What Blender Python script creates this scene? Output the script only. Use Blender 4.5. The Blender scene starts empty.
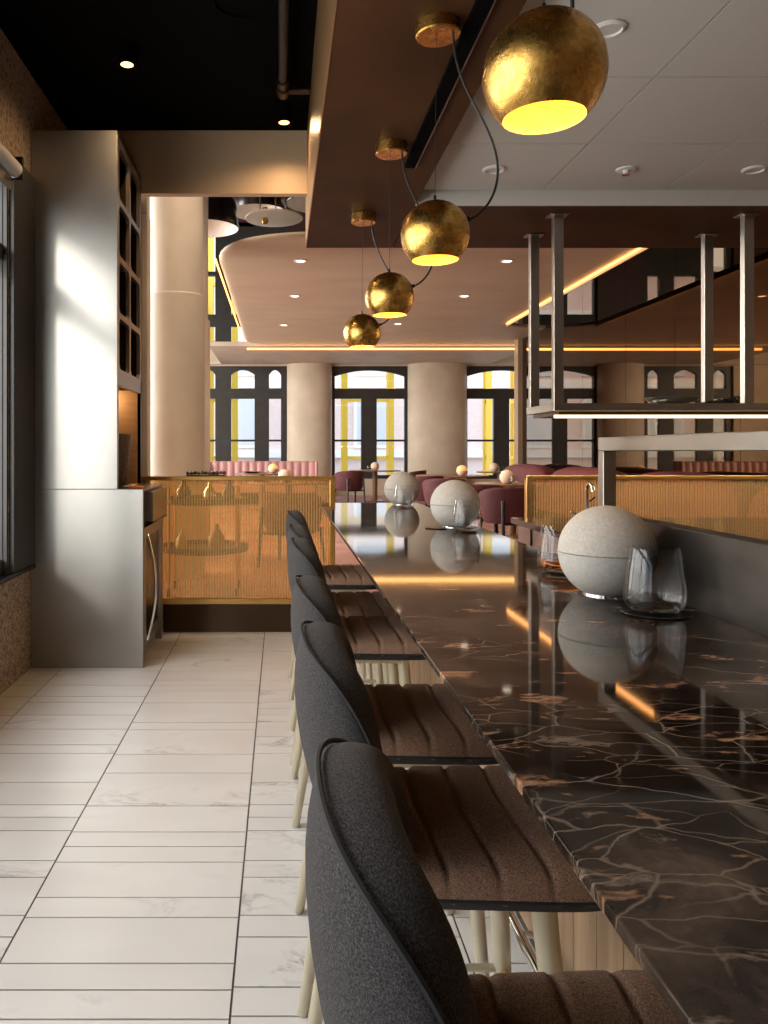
import bpy, bmesh, math, random
from math import sin, cos, pi, radians
from mathutils import Vector

random.seed(7)
C = bpy.context.scene.collection
sc = bpy.context.scene
F = 780.0
EYE = 1.3


def at(px, py, d):
    return ((px - 281) * d / F, d, EYE + (451 - py) * d / F)


# ------------------------------------------------------------------ mesh helpers
class MB:
    def __init__(self):
        self.v = []
        self.f = []

    def add(self, vs, fs):
        o = len(self.v)
        self.v += [tuple(p) for p in vs]
        self.f += [tuple(i + o for i in f) for f in fs]
        return self

    def box(self, x0, x1, y0, y1, z0, z1):
        vs = [(x, y, z) for z in (z0, z1) for y in (y0, y1) for x in (x0, x1)]
        return self.add(vs, [(0, 2, 3, 1), (4, 5, 7, 6), (0, 1, 5, 4), (2, 6, 7, 3), (0, 4, 6, 2), (1, 3, 7, 5)])

    def tube(self, pts, r, n=10, closed=False, cap=True):
        pts = [Vector(p) for p in pts]
        rs = r if isinstance(r, (list, tuple)) else [r] * len(pts)
        rings = []
        m = len(pts)
        up = None
        for i, p in enumerate(pts):
            a = pts[(i - 1) % m] if (closed or i > 0) else p
            b = pts[(i + 1) % m] if (closed or i < m - 1) else p
            t = (b - a).normalized()
            if up is None:
                up = Vector((0, 0, 1)) if abs(t.z) < .9 else Vector((1, 0, 0))
            u = t.cross(up)
            if u.length < 1e-6:
                u = t.orthogonal()
            u.normalize()
            w = u.cross(t).normalized()
            up = w
            rings.append([p + (u * cos(2 * pi * k / n) + w * sin(2 * pi * k / n)) * rs[i] for k in range(n)])
        vs = [q for ring in rings for q in ring]
        fs = []
        for i in range(m if closed else m - 1):
            j = (i + 1) % m
            for k in range(n):
                fs.append((i * n + k, i * n + (k + 1) % n, j * n + (k + 1) % n, j * n + k))
        if cap and not closed:
            fs.append(tuple(range(n))[::-1])
            fs.append(tuple((m - 1) * n + k for k in range(n)))
        return self.add(vs, fs)

    def lathe(self, prof, c=(0, 0, 0), n=32, sx=1, sy=1):
        vs, fs, idx = [], [], []
        for (r, z) in prof:
            if r < 1e-6:
                idx.append([len(vs)])
                vs.append((c[0], c[1], c[2] + z))
            else:
                idx.append(list(range(len(vs), len(vs) + n)))
                vs += [(c[0] + r * sx * cos(2 * pi * k / n), c[1] + r * sy * sin(2 * pi * k / n), c[2] + z) for k in range(n)]
        for a, b in zip(idx, idx[1:]):
            for k in range(n):
                q = (k + 1) % n
                if len(a) == 1 and len(b) == 1:
                    continue
                if len(a) == 1:
                    fs.append((a[0], b[q], b[k]))
                elif len(b) == 1:
                    fs.append((a[k], a[q], b[0]))
                else:
                    fs.append((a[k], a[q], b[q], b[k]))
        return self.add(vs, fs)

    def prism(self, poly, z0, z1):
        n = len(poly)
        vs = [(x, y, z0) for x, y in poly] + [(x, y, z1) for x, y in poly]
        fs = [tuple(range(n))[::-1], tuple(range(n, 2 * n))] + [(k, (k + 1) % n, n + (k + 1) % n, n + k) for k in range(n)]
        return self.add(vs, fs)

    def prism_y(self, poly, y0, y1):      # polygon in X-Z pushed along Y
        n = len(poly)
        vs = [(x, y0, z) for x, z in poly] + [(x, y1, z) for x, z in poly]
        fs = [tuple(range(n)), tuple(range(n, 2 * n))[::-1]] + [(k, n + k, n + (k + 1) % n, (k + 1) % n) for k in range(n)]
        return self.add(vs, fs)

    def grid(self, rows, close_u=False, close_v=False):
        nv, nu = len(rows), len(rows[0])
        vs = [p for r in rows for p in r]
        fs = []
        for i in range(nv if close_v else nv - 1):
            for j in range(nu if close_u else nu - 1):
                a, b = i, (i + 1) % nv
                c, d = j, (j + 1) % nu
                fs.append((a * nu + c, a * nu + d, b * nu + d, b * nu + c))
        return self.add(vs, fs)

    def build(self, name, mat, parent=None, smooth=False, bevel=0, sub=0, angle=40, fix=True):
        me = bpy.data.meshes.new(name)
        me.from_pydata(self.v, [], self.f)
        if fix:
            bm = bmesh.new()
            bm.from_mesh(me)
            bmesh.ops.recalc_face_normals(bm, faces=bm.faces)
            bm.to_mesh(me)
            bm.free()
        me.materials.append(mat)
        o = bpy.data.objects.new(name, me)
        C.objects.link(o)
        if parent is not None:
            o.parent = parent
        if smooth:
            for p in me.polygons:
                p.use_smooth = True
            if not sub:
                me.set_sharp_from_angle(angle=radians(angle))
        if bevel:
            b = o.modifiers.new('edge', 'BEVEL')
            b.width = bevel
            b.segments = 2
            b.limit_method = 'ANGLE'
            b.angle_limit = radians(40)
        if sub:
            s = o.modifiers.new('sub', 'SUBSURF')
            s.levels = sub
            s.render_levels = sub
        return o


def tag(o, label, cat, group=None, kind=None):
    o['label'] = label
    o['category'] = cat
    if group:
        o['group'] = group
    if kind:
        o['kind'] = kind
    return o


def thing(name, label, cat, loc=(0, 0, 0), rz=0, group=None):
    o = bpy.data.objects.new(name, None)
    C.objects.link(o)
    o.empty_display_size = .1
    o.location = loc
    o.rotation_euler = (0, 0, rz)
    return tag(o, label, cat, group)


def struct(o, label=None, cat=None):
    o['kind'] = 'structure'
    if label:
        o['label'] = label
    if cat:
        o['category'] = cat
    return o


def copy_tree(o, label=None, loc=None, rz=None, parent=None):
    c = o.copy()
    C.objects.link(c)
    if parent is not None:
        c.parent = parent
    if label:
        c['label'] = label
    if loc is not None:
        c.location = loc
    if rz is not None:
        c.rotation_euler = (0, 0, rz)
    for ch in list(o.children):
        copy_tree(ch, parent=c)
    return c


# ------------------------------------------------------------------ materials
def mat(name, col=(.5, .5, .5), rough=.5, metal=0, **kw):
    m = bpy.data.materials.new(name)
    m.use_nodes = True
    b = m.node_tree.nodes['Principled BSDF']
    b.inputs['Base Color'].default_value = (*col, 1)
    b.inputs['Roughness'].default_value = rough
    b.inputs['Metallic'].default_value = metal
    for k, v in kw.items():
        b.inputs[k].default_value = v
    return m


def N(m, t, **kw):
    n = m.node_tree.nodes.new(t)
    for k, v in kw.items():
        if k in n.inputs.keys() if hasattr(n.inputs, 'keys') else False:
            n.inputs[k].default_value = v
        else:
            setattr(n, k, v)
    return n


def L(m, a, ao, b, bi):
    m.node_tree.links.new(a.outputs[ao], b.inputs[bi])


def ramp(m, stops):
    r = m.node_tree.nodes.new('ShaderNodeValToRGB')
    e = r.color_ramp.elements
    while len(e) > 1:
        e.remove(e[-1])
    e[0].position, e[0].color = stops[0][0], (*stops[0][1], 1)
    for p, c in stops[1:]:
        x = e.new(p)
        x.color = (*c, 1)
    return r


def noisy(name, c0, c1, scale=5, rough=.5, metal=0, detail=6, stretch=(1, 1, 1), bump=0, lo=.3, hi=.7, r2=None, bscale=None, **kw):
    m = mat(name, c0, rough, metal, **kw)
    b = m.node_tree.nodes['Principled BSDF']
    tc = N(m, 'ShaderNodeTexCoord')
    mp = N(m, 'ShaderNodeMapping')
    mp.inputs['Scale'].default_value = stretch
    nz = N(m, 'ShaderNodeTexNoise')
    nz.inputs['Scale'].default_value = scale
    nz.inputs['Detail'].default_value = detail
    L(m, tc, 'Object', mp, 'Vector')
    L(m, mp, 'Vector', nz, 'Vector')
    r = ramp(m, [(lo, c0), (hi, c1)])
    L(m, nz, 'Fac', r, 'Fac')
    L(m, r, 'Color', b, 'Base Color')
    if r2 is not None:
        mr = N(m, 'ShaderNodeMapRange')
        mr.inputs['To Min'].default_value = rough
        mr.inputs['To Max'].default_value = r2
        L(m, nz, 'Fac', mr, 'Value')
        L(m, mr, 'Result', b, 'Roughness')
    if bump:
        bp = N(m, 'ShaderNodeBump')
        bp.inputs['Strength'].default_value = bump
        bp.inputs['Distance'].default_value = .01
        src = nz
        if bscale:
            src = N(m, 'ShaderNodeTexNoise')
            src.inputs['Scale'].default_value = bscale
            src.inputs['Detail'].default_value = 3
            L(m, mp, 'Vector', src, 'Vector')
        L(m, src, 'Fac', bp, 'Height')
        L(m, bp, 'Normal', b, 'Normal')
    return m


def emis(name, col, s):
    m = mat(name, col, .5)
    b = m.node_tree.nodes['Principled BSDF']
    b.inputs['Emission Color'].default_value = (*col, 1)
    b.inputs['Emission Strength'].default_value = s
    return m


M = {}
M['plaster'] = noisy('plaster', (.48, .39, .30), (.58, .48, .37), 2.2, .6, detail=8, bump=.08)
M['plaster_dark'] = noisy('plaster_dark', (.30, .20, .13), (.38, .26, .17), 1.6, .45, detail=8)
M['cloud'] = noisy('cloud_plaster', (.46, .36, .245), (.54, .425, .29), .9, .55, detail=8, stretch=(1, 2.5, 1))
M['black'] = mat('black_paint', (.003, .0024, .002), 1.0, 0, **{'Specular IOR Level': .03})
M['black_frame'] = noisy('black_frame', (.018, .017, .016), (.03, .028, .026), 6, .45)
M['black_gloss'] = mat('black_gloss', (.008, .008, .008), .25)
M['cord'] = mat('black_cord', (.008, .007, .007), .5)
M['tile_ceiling'] = noisy('tile_ceiling', (.52, .49, .455), (.56, .53, .495), 90, .8)
M['white'] = mat('white_paint', (.72, .69, .66), .6)
M['bronze'] = noisy('bronze_panel', (.038, .0155, .006), (.072, .030, .0115), 2.5, .5, 0, detail=9, r2=.6, **{'Specular IOR Level': .12})
M['bronze_side'] = noisy('brushed_bronze', (.30, .17, .08), (.42, .25, .12), 5, .34, .7, stretch=(14, 14, .4))
M['fascia'] = noisy('fascia_champagne', (.55, .39, .24), (.61, .44, .28), 1.2, .5, .15)
M['steel'] = noisy('brushed_steel', (.36, .35, .33), (.45, .44, .42), 1.8, .34, 1, detail=6, r2=.50)
M['steel_dark'] = noisy('worn_steel', (.024, .020, .017), (.095, .083, .073), 3, .30, 1, detail=9, r2=.5, stretch=(1, 1, 2.5))
M['steel_bar'] = noisy('satin_steel', (.36, .33, .295), (.43, .395, .35), 4, .3, 1)
M['chrome'] = mat('chrome', (.75, .74, .72), .08, 1)
M['brass'] = noisy('brass', (.58, .34, .10), (.70, .43, .15), 8, .28, 1)
M['bronze_dark'] = mat('dark_bronze', (.06, .035, .02), .35, .8)
M['lattice'] = mat('taupe_metal', (.34, .29, .25), .35, .8)
M['leg'] = noisy('champagne_leg', (.55, .48, .34), (.62, .55, .40), 3, .38, .55)
M['amber_wood'] = noisy('warm_wood', (.36, .20, .09), (.45, .26, .12), 4, .5, stretch=(1, 1, 8))
M['slat_wood'] = noisy('slat_wood', (.26, .15, .075), (.42, .27, .15), 4, .5, stretch=(9, 9, .5))
M['maroon'] = noisy('maroon_velvet', (.085, .018, .024), (.12, .028, .034), 6, .75)
M['burgundy'] = noisy('burgundy_leather', (.105, .020, .022), (.145, .031, .032), 3, .45, **{'Specular IOR Level': .3})
M['pink'] = noisy('mauve_leather', (.46, .23, .22), (.53, .28, .27), 3, .42)
M['table'] = noisy('table_wood', (.16, .075, .035), (.23, .11, .05), 3, .3, stretch=(1, 6, 1))
M['carpet'] = noisy('rose_carpet', (.25, .11, .095), (.40, .235, .20), 1.7, .9, detail=10)
M['wine'] = noisy('wine_ceiling', (.03, .010, .010), (.06, .022, .02), 2, .5)
M['mirror'] = noisy('bronze_mirror', (.155, .095, .045), (.165, .10, .05), .3, .015, 1)
M['shade_dark'] = mat('shade_dark', (.014, .009, .010), .25)
M['pebble'] = noisy('pebble', (.02, .014, .01), (.10, .06, .03), 30, .35)
M['led_white'] = emis('led_white', (1, .82, .60), 4)
M['led_orange'] = emis('led_orange', (1, .40, .09), 5)
M['bulb'] = emis('bulb', (1, .62, .20), 14)
M['spot'] = emis('spot_lens', (1, .50, .16), 5)
M['spot_cloud'] = emis('downlight_lens', (1, .80, .62), 6)
M['ceramic'] = noisy('stone_ceramic', (.40, .36, .315), (.50, .455, .40), 160, .8, detail=3, bump=.12)
M['ceramic_low'] = noisy('stone_ceramic_lower', (.385, .35, .31), (.47, .435, .39), 160, .8, detail=3, bump=.12)
M['ceramic_lit_tint'] = noisy('lit_tint_ceramic', (.72, .52, .38), (.82, .62, .46), 60, .8)  # warm lamplight tint mixed into the colour, emits nothing
M['ceramic_glow'] = emis('glowing_ceramic', (1, .52, .20), .55)
M['street'] = noisy('asphalt', (.25, .25, .25), (.32, .32, .32), 3, .9)
M['stone_band'] = mat('stone_band', (.90, .88, .85), .8)
M['ext_glass'] = mat('building_glass', (.66, .69, .72), .3)
M['yellow'] = mat('yellow_paint', (.90, .60, .06), .5)
M['cognac'] = mat('cognac', (.75, .28, .05), .05, 0, **{'Transmission Weight': 1, 'IOR': 1.33})
M['leaf'] = mat('dark_leaf', (.02, .02, .014), .5)
M['disc'] = noisy('pale_disc', (.74, .68, .62), (.84, .78, .72), 3, .5)


def grey_fabric(name, c0, c1, c2):
    m = mat(name, c0, .92)
    b = m.node_tree.nodes['Principled BSDF']
    tc = N(m, 'ShaderNodeTexCoord')
    n1 = N(m, 'ShaderNodeTexNoise')
    n1.inputs['Scale'].default_value = 700
    n1.inputs['Detail'].default_value = 3
    mp = N(m, 'ShaderNodeMapping')
    mp.inputs['Scale'].default_value = (1, .45, 1)
    L(m, tc, 'Object', mp, 'Vector')
    L(m, mp, 'Vector', n1, 'Vector')
    r = ramp(m, [(.32, c0), (.52, c1), (.72, c2)])
    L(m, n1, 'Fac', r, 'Fac')
    L(m, r, 'Color', b, 'Base Color')
    bp = N(m, 'ShaderNodeBump')
    bp.inputs['Strength'].default_value = .35
    bp.inputs['Distance'].default_value = .003
    L(m, n1, 'Fac', bp, 'Height')
    L(m, bp, 'Normal', b, 'Normal')
    b.inputs['Sheen Weight'].default_value = .04
    b.inputs['Specular IOR Level'].default_value = .15
    b.inputs['Sheen Roughness'].default_value = .5
    return m


M['fabric_back'] = grey_fabric('charcoal_tweed', (.014, .0125, .0125), (.046, .041, .0405), (.095, .086, .084))
M['fabric_seat'] = grey_fabric('brown_tweed', (.095, .053, .033), (.265, .150, .096), (.46, .28, .19))
M['fabric_under'] = grey_fabric('dark_tweed', (.012, .011, .011), (.03, .027, .027), (.06, .055, .053))
M['piping'] = mat('piping', (.010, .009, .009), .8)


def granite():
    m = mat('speckled_granite', (.4, .3, .2), .55)
    b = m.node_tree.nodes['Principled BSDF']
    tc = N(m, 'ShaderNodeTexCoord')
    n1 = N(m, 'ShaderNodeTexNoise')
    n1.inputs['Scale'].default_value = 75
    n1.inputs['Detail'].default_value = 5
    L(m, tc, 'Object', n1, 'Vector')
    r = ramp(m, [(.36, (.05, .04, .03)), (.46, (.28, .20, .13)), (.56, (.42, .31, .21)), (.7, (.55, .43, .32))])
    L(m, n1, 'Fac', r, 'Fac')
    L(m, r, 'Color', b, 'Base Color')
    return m


M['granite'] = granite()


def textured_wall():
    m = mat('textured_wallpaper', (.3, .22, .16), .6)
    b = m.node_tree.nodes['Principled BSDF']
    tc = N(m, 'ShaderNodeTexCoord')
    v = N(m, 'ShaderNodeTexVoronoi', feature='DISTANCE_TO_EDGE')
    v.inputs['Scale'].default_value = 26
    n = N(m, 'ShaderNodeTexNoise')
    n.inputs['Scale'].default_value = 40
    L(m, tc, 'Object', v, 'Vector')
    L(m, tc, 'Object', n, 'Vector')
    mx = N(m, 'ShaderNodeMath', operation='MULTIPLY')
    L(m, v, 'Distance', mx, 0)
    L(m, n, 'Fac', mx, 1)
    r = ramp(m, [(0, (.42, .32, .24)), (.08, (.26, .18, .12)), (.2, (.13, .09, .06))])
    L(m, mx, 'Value', r, 'Fac')
    L(m, r, 'Color', b, 'Base Color')
    bp = N(m, 'ShaderNodeBump')
    bp.inputs['Strength'].default_value = .6
    bp.inputs['Distance'].default_value = .01
    L(m, mx, 'Value', bp, 'Height')
    L(m, bp, 'Normal', b, 'Normal')
    return m


M['wallpaper'] = textured_wall()


def gold_leaf(name, inner=False):
    m = mat(name, (.7, .4, .08), .3, 1)
    b = m.node_tree.nodes['Principled BSDF']
    tc = N(m, 'ShaderNodeTexCoord')
    n = N(m, 'ShaderNodeTexNoise')
    n.inputs['Scale'].default_value = 26 if not inner else 9
    n.inputs['Detail'].default_value = 8
    n.inputs['Roughness'].default_value = .7
    L(m, tc, 'Object', n, 'Vector')
    if inner:
        r = ramp(m, [(.3, (.78, .40, .045)), (.7, (.95, .58, .09))])
        b.inputs['Metallic'].default_value = .3
        b.inputs['Roughness'].default_value = .55
    else:
        r = ramp(m, [(.30, (.30, .14, .03)), (.5, (.66, .37, .09)), (.72, (.84, .52, .17))])
        rr = N(m, 'ShaderNodeMapRange')
        rr.inputs['To Min'].default_value = .46
        rr.inputs['To Max'].default_value = .10
        L(m, n, 'Fac', rr, 'Value')
        L(m, rr, 'Result', b, 'Roughness')
        bp = N(m, 'ShaderNodeBump')
        bp.inputs['Strength'].default_value = .5
        bp.inputs['Distance'].default_value = .004
        L(m, n, 'Fac', bp, 'Height')
        L(m, bp, 'Normal', b, 'Normal')
    L(m, n, 'Fac', r, 'Fac')
    L(m, r, 'Color', b, 'Base Color')
    return m


M['gold_leaf'] = gold_leaf('gold_leaf')
M['gold_inner'] = gold_leaf('gold_inner', True)


def tile_marble():
    m = mat('white_marble_tile', (.75, .72, .68), .22)
    b = m.node_tree.nodes['Principled BSDF']
    tc = N(m, 'ShaderNodeTexCoord')
    at_ = N(m, 'ShaderNodeAttribute', attribute_name='rnd')
    sh = N(m, 'ShaderNodeVectorMath', operation='MULTIPLY_ADD')
    sh.inputs[1].default_value = (17, 17, 17)
    L(m, at_, 'Color', sh, 0)
    L(m, tc, 'Object', sh, 2)
    mp = N(m, 'ShaderNodeMapping')
    mp.inputs['Scale'].default_value = (1, 2.2, 1)
    L(m, sh, 'Vector', mp, 'Vector')
    n = N(m, 'ShaderNodeTexNoise')
    n.inputs['Scale'].default_value = 2.0
    n.inputs['Detail'].default_value = 9
    n.inputs['Roughness'].default_value = .62
    n.inputs['Distortion'].default_value = .9
    L(m, mp, 'Vector', n, 'Vector')
    # thin veins at the 0.5 contour
    s1 = N(m, 'ShaderNodeMath', operation='SUBTRACT')
    s1.inputs[1].default_value = .5
    L(m, n, 'Fac', s1, 0)
    s2 = N(m, 'ShaderNodeMath', operation='ABSOLUTE')
    L(m, s1, 'Value', s2, 0)
    n2 = N(m, 'ShaderNodeTexNoise')
    n2.inputs['Scale'].default_value = 1.3
    L(m, mp, 'Vector', n2, 'Vector')
    gate = N(m, 'ShaderNodeMapRange')
    gate.inputs['From Min'].default_value = .54
    gate.inputs['From Max'].default_value = .74
    L(m, n2, 'Fac', gate, 'Value')
    v = ramp(m, [(0, (1, 1, 1)), (.012, (.40, .40, .40)), (.05, (0, 0, 0))])
    L(m, s2, 'Value', v, 'Fac')
    mul = N(m, 'ShaderNodeMath', operation='MULTIPLY')
    L(m, v, 'Color', mul, 0)
    L(m, gate, 'Result', mul, 1)
    base = ramp(m, [(.25, (.66, .62, .57)), (.6, (.735, .695, .645)), (.8, (.69, .65, .60))])
    L(m, n2, 'Fac', base, 'Fac')
    mix = N(m, 'ShaderNodeMixRGB')
    mix.inputs[2].default_value = (.30, .28, .27, 1)
    L(m, mul, 'Value', mix, 0)
    L(m, base, 'Color', mix, 1)
    L(m, mix, 'Color', b, 'Base Color')
    return m


M['tile'] = tile_marble()
M['grout'] = mat('grout', (.10, .09, .085), .9)


def dark_marble():
    m = mat('dark_emperador_marble', (.02, .015, .012), .045)
    b = m.node_tree.nodes['Principled BSDF']
    tc = N(m, 'ShaderNodeTexCoord')
    nd = N(m, 'ShaderNodeTexNoise')
    nd.inputs['Scale'].default_value = 3.2
    nd.inputs['Detail'].default_value = 6
    L(m, tc, 'Object', nd, 'Vector')
    mad = N(m, 'ShaderNodeVectorMath', operation='MULTIPLY_ADD')
    mad.inputs[1].default_value = (.15, .15, .15)
    L(m, nd, 'Color', mad, 0)
    L(m, tc, 'Object', mad, 2)
    col_prev = None
    # base mottling
    nb = N(m, 'ShaderNodeTexNoise')
    nb.inputs['Scale'].default_value = 7
    nb.inputs['Detail'].default_value = 9
    nb.inputs['Roughness'].default_value = .65
    L(m, mad, 'Vector', nb, 'Vector')
    base = ramp(m, [(.30, (.003, .0026, .0022)), (.48, (.019, .0125, .009)), (.60, (.062, .041, .029)), (.72, (.13, .088, .062))])
    L(m, nb, 'Fac', base, 'Fac')
    last = base

    def veins(scale, stretch, rot, width, colr, amount, gate_scale, g0, g1, seed):
        nonlocal last
        mp = N(m, 'ShaderNodeMapping')
        mp.inputs['Scale'].default_value = stretch
        mp.inputs['Rotation'].default_value = (0, 0, radians(rot))
        mp.inputs['Location'].default_value = (seed, seed * .7, 0)
        L(m, mad, 'Vector', mp, 'Vector')
        v = N(m, 'ShaderNodeTexVoronoi', feature='DISTANCE_TO_EDGE')
        v.inputs['Scale'].default_value = scale
        L(m, mp, 'Vector', v, 'Vector')
        r = ramp(m, [(0, (1, 1, 1)), (width * .4, (.6, .6, .6)), (width, (0, 0, 0))])
        L(m, v, 'Distance', r, 'Fac')
        g = N(m, 'ShaderNodeTexNoise')
        g.inputs['Scale'].default_value = gate_scale
        g.inputs['Detail'].default_value = 5
        L(m, mp, 'Vector', g, 'Vector')
        mr = N(m, 'ShaderNodeMapRange')
        mr.inputs['From Min'].default_value = g0
        mr.inputs['From Max'].default_value = g1
        mr.inputs['To Max'].default_value = amount
        L(m, g, 'Fac', mr, 'Value')
        mu = N(m, 'ShaderNodeMath', operation='MULTIPLY')
        L(m, r, 'Color', mu, 0)
        L(m, mr, 'Result', mu, 1)
        mx = N(m, 'ShaderNodeMixRGB')
        mx.inputs[2].default_value = (*colr, 1)
        L(m, mu, 'Value', mx, 0)
        L(m, last, 'Color', mx, 1)
        last = mx

    veins(5.5, (.5, 1.25, 1), 20, .0065, (.46, .38, .31), .75, 2.0, .47, .62, 3.1)
    veins(11.0, (.4, 1.3, 1), -14, .018, (.40, .29, .21), .75, 2.4, .50, .66, 9.7)
    veins(22.0, (.5, 1.2, 1), 30, .025, (.28, .20, .145), .65, 4.0, .47, .62, 5.2)
    # ochre and pale patches
    mp = N(m, 'ShaderNodeMapping')
    mp.inputs['Scale'].default_value = (5.5, 14, 1)
    mp.inputs['Rotation'].default_value = (0, 0, radians(-18))
    L(m, mad, 'Vector', mp, 'Vector')
    np_ = N(m, 'ShaderNodeTexNoise')
    np_.inputs['Scale'].default_value = 1.6
    np_.inputs['Detail'].default_value = 7
    np_.inputs['Roughness'].default_value = .62
    L(m, mp, 'Vector', np_, 'Vector')
    r = ramp(m, [(.595, (0, 0, 0)), (.665, (.8, .8, .8))])
    L(m, np_, 'Fac', r, 'Fac')
    mx = N(m, 'ShaderNodeMixRGB')
    mx.inputs[2].default_value = (.50, .26, .14, 1)
    L(m, r, 'Color', mx, 0)
    L(m, last, 'Color', mx, 1)
    mp2 = N(m, 'ShaderNodeMapping')
    mp2.inputs['Scale'].default_value = (9, 22, 1)
    mp2.inputs['Rotation'].default_value = (0, 0, radians(24))
    mp2.inputs['Location'].default_value = (4.7, 2.2, 0)
    L(m, mad, 'Vector', mp2, 'Vector')
    np2 = N(m, 'ShaderNodeTexNoise')
    np2.inputs['Scale'].default_value = 1.5
    np2.inputs['Detail'].default_value = 8
    np2.inputs['Roughness'].default_value = .7
    L(m, mp2, 'Vector', np2, 'Vector')
    r2 = ramp(m, [(.60, (0, 0, 0)), (.68, (.7, .7, .7))])
    L(m, np2, 'Fac', r2, 'Fac')
    mx2 = N(m, 'ShaderNodeMixRGB')
    mx2.inputs[2].default_value = (.27, .19, .14, 1)
    L(m, r2, 'Color', mx2, 0)
    L(m, mx, 'Color', mx2, 1)
    L(m, mx2, 'Color', b, 'Base Color')
    b.inputs['IOR'].default_value = 1.37
    return m


M['marble'] = dark_marble()


def front_fresnel(m, ior):
    fr = N(m, 'ShaderNodeFresnel')
    fr.inputs['IOR'].default_value = ior
    ge = N(m, 'ShaderNodeNewGeometry')
    inv = N(m, 'ShaderNodeMath', operation='SUBTRACT')
    inv.inputs[0].default_value = 1
    L(m, ge, 'Backfacing', inv, 1)
    mu = N(m, 'ShaderNodeMath', operation='MULTIPLY')
    L(m, fr, 'Fac', mu, 0)
    L(m, inv, 'Value', mu, 1)
    return mu


def gold_glass():
    m = bpy.data.materials.new('amber_ribbed_glass')
    m.use_nodes = True
    nt = m.node_tree
    nt.nodes.clear()
    out = N(m, 'ShaderNodeOutputMaterial')
    tr = N(m, 'ShaderNodeBsdfTransparent')
    tr.inputs['Color'].default_value = (.88, .68, .42, 1)
    d1 = N(m, 'ShaderNodeBsdfDiffuse')
    d1.inputs['Color'].default_value = (.90, .70, .40, 1)
    d2 = N(m, 'ShaderNodeBsdfTranslucent')
    d2.inputs['Color'].default_value = (.92, .72, .42, 1)
    di = N(m, 'ShaderNodeMixShader')
    di.inputs[0].default_value = .5
    L(m, d1, 'BSDF', di, 1)
    L(m, d2, 'BSDF', di, 2)
    gl = N(m, 'ShaderNodeBsdfGlossy')
    gl.inputs['Color'].default_value = (1, .85, .6, 1)
    gl.inputs['Roughness'].default_value = .03
    tc = N(m, 'ShaderNodeTexCoord')
    w = N(m, 'ShaderNodeTexWave', wave_type='BANDS', bands_direction='X')
    w.inputs['Scale'].default_value = 16.5
    w.inputs['Distortion'].default_value = 0
    L(m, tc, 'Object', w, 'Vector')
    mr = N(m, 'ShaderNodeMapRange')
    mr.inputs['To Min'].default_value = .13
    mr.inputs['To Max'].default_value = .27
    L(m, w, 'Fac', mr, 'Value')
    mx = N(m, 'ShaderNodeMixShader')
    L(m, mr, 'Result', mx, 0)
    L(m, tr, 'BSDF', mx, 1)
    L(m, di, 'Shader', mx, 2)
    fr = front_fresnel(m, 1.5)
    m2 = N(m, 'ShaderNodeMixShader')
    L(m, fr, 'Value', m2, 0)
    L(m, mx, 'Shader', m2, 1)
    L(m, gl, 'BSDF', m2, 2)
    L(m, m2, 'Shader', out, 'Surface')
    return m


M['gold_glass'] = gold_glass()


def window_glass():
    m = bpy.data.materials.new('window_glass')
    m.use_nodes = True
    nt = m.node_tree
    nt.nodes.clear()
    out = N(m, 'ShaderNodeOutputMaterial')
    tr = N(m, 'ShaderNodeBsdfTransparent')
    tr.inputs['Color'].default_value = (.95, .96, .95, 1)
    gl = N(m, 'ShaderNodeBsdfGlossy')
    gl.inputs['Roughness'].default_value = .01
    fr = front_fresnel(m, 1.45)
    m2 = N(m, 'ShaderNodeMixShader')
    L(m, fr, 'Value', m2, 0)
    L(m, tr, 'BSDF', m2, 1)
    L(m, gl, 'BSDF', m2, 2)
    L(m, m2, 'Shader', out, 'Surface')
    return m


M['pane'] = window_glass()


def tumbler_glass():
    m = bpy.data.materials.new('clear_tumbler_glass')
    m.use_nodes = True
    m.node_tree.nodes.clear()
    out = N(m, 'ShaderNodeOutputMaterial')
    tr = N(m, 'ShaderNodeBsdfTransparent')
    tr.inputs['Color'].default_value = (.97, .97, .965, 1)
    gl = N(m, 'ShaderNodeBsdfGlossy')
    gl.inputs['Roughness'].default_value = .02
    gl = N(m, 'ShaderNodeBsdfGlossy')
    gl.inputs['Roughness'].default_value = .01
    lw_ = N(m, 'ShaderNodeLayerWeight')
    lw_.inputs['Blend'].default_value = .5
    pw = N(m, 'ShaderNodeMath', operation='POWER')
    pw.inputs[1].default_value = 3.4
    L(m, lw_, 'Facing', pw, 0)
    mr = N(m, 'ShaderNodeMapRange')
    mr.inputs['To Min'].default_value = .05
    mr.inputs['To Max'].default_value = .95
    L(m, pw, 'Value', mr, 'Value')
    m2 = N(m, 'ShaderNodeMixShader')
    L(m, mr, 'Result', m2, 0)
    L(m, tr, 'BSDF', m2, 1)
    L(m, gl, 'BSDF', m2, 2)
    L(m, m2, 'Shader', out, 'Surface')
    return m


M['glass'] = tumbler_glass()
M['solid_glass'] = mat('thick_glass', (1, 1, 1), .0, 0, **{'Transmission Weight': 1, 'IOR': 1.45})


def brick():
    m = mat('facade_brick', (.5, .3, .25), .9)
    b = m.node_tree.nodes['Principled BSDF']
    tc = N(m, 'ShaderNodeTexCoord')
    mp = N(m, 'ShaderNodeMapping')
    mp.inputs['Rotation'].default_value = (radians(90), 0, 0)
    t = N(m, 'ShaderNodeTexBrick')
    t.inputs['Color1'].default_value = (.86, .68, .62, 1)
    t.inputs['Color2'].default_value = (.82, .62, .56, 1)
    t.inputs['Mortar'].default_value = (.68, .62, .58, 1)
    t.inputs['Scale'].default_value = 3
    L(m, tc, 'Object', mp, 'Vector')
    L(m, mp, 'Vector', t, 'Vector')
    L(m, t, 'Color', b, 'Base Color')
    return m


M['brick'] = brick()

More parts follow.
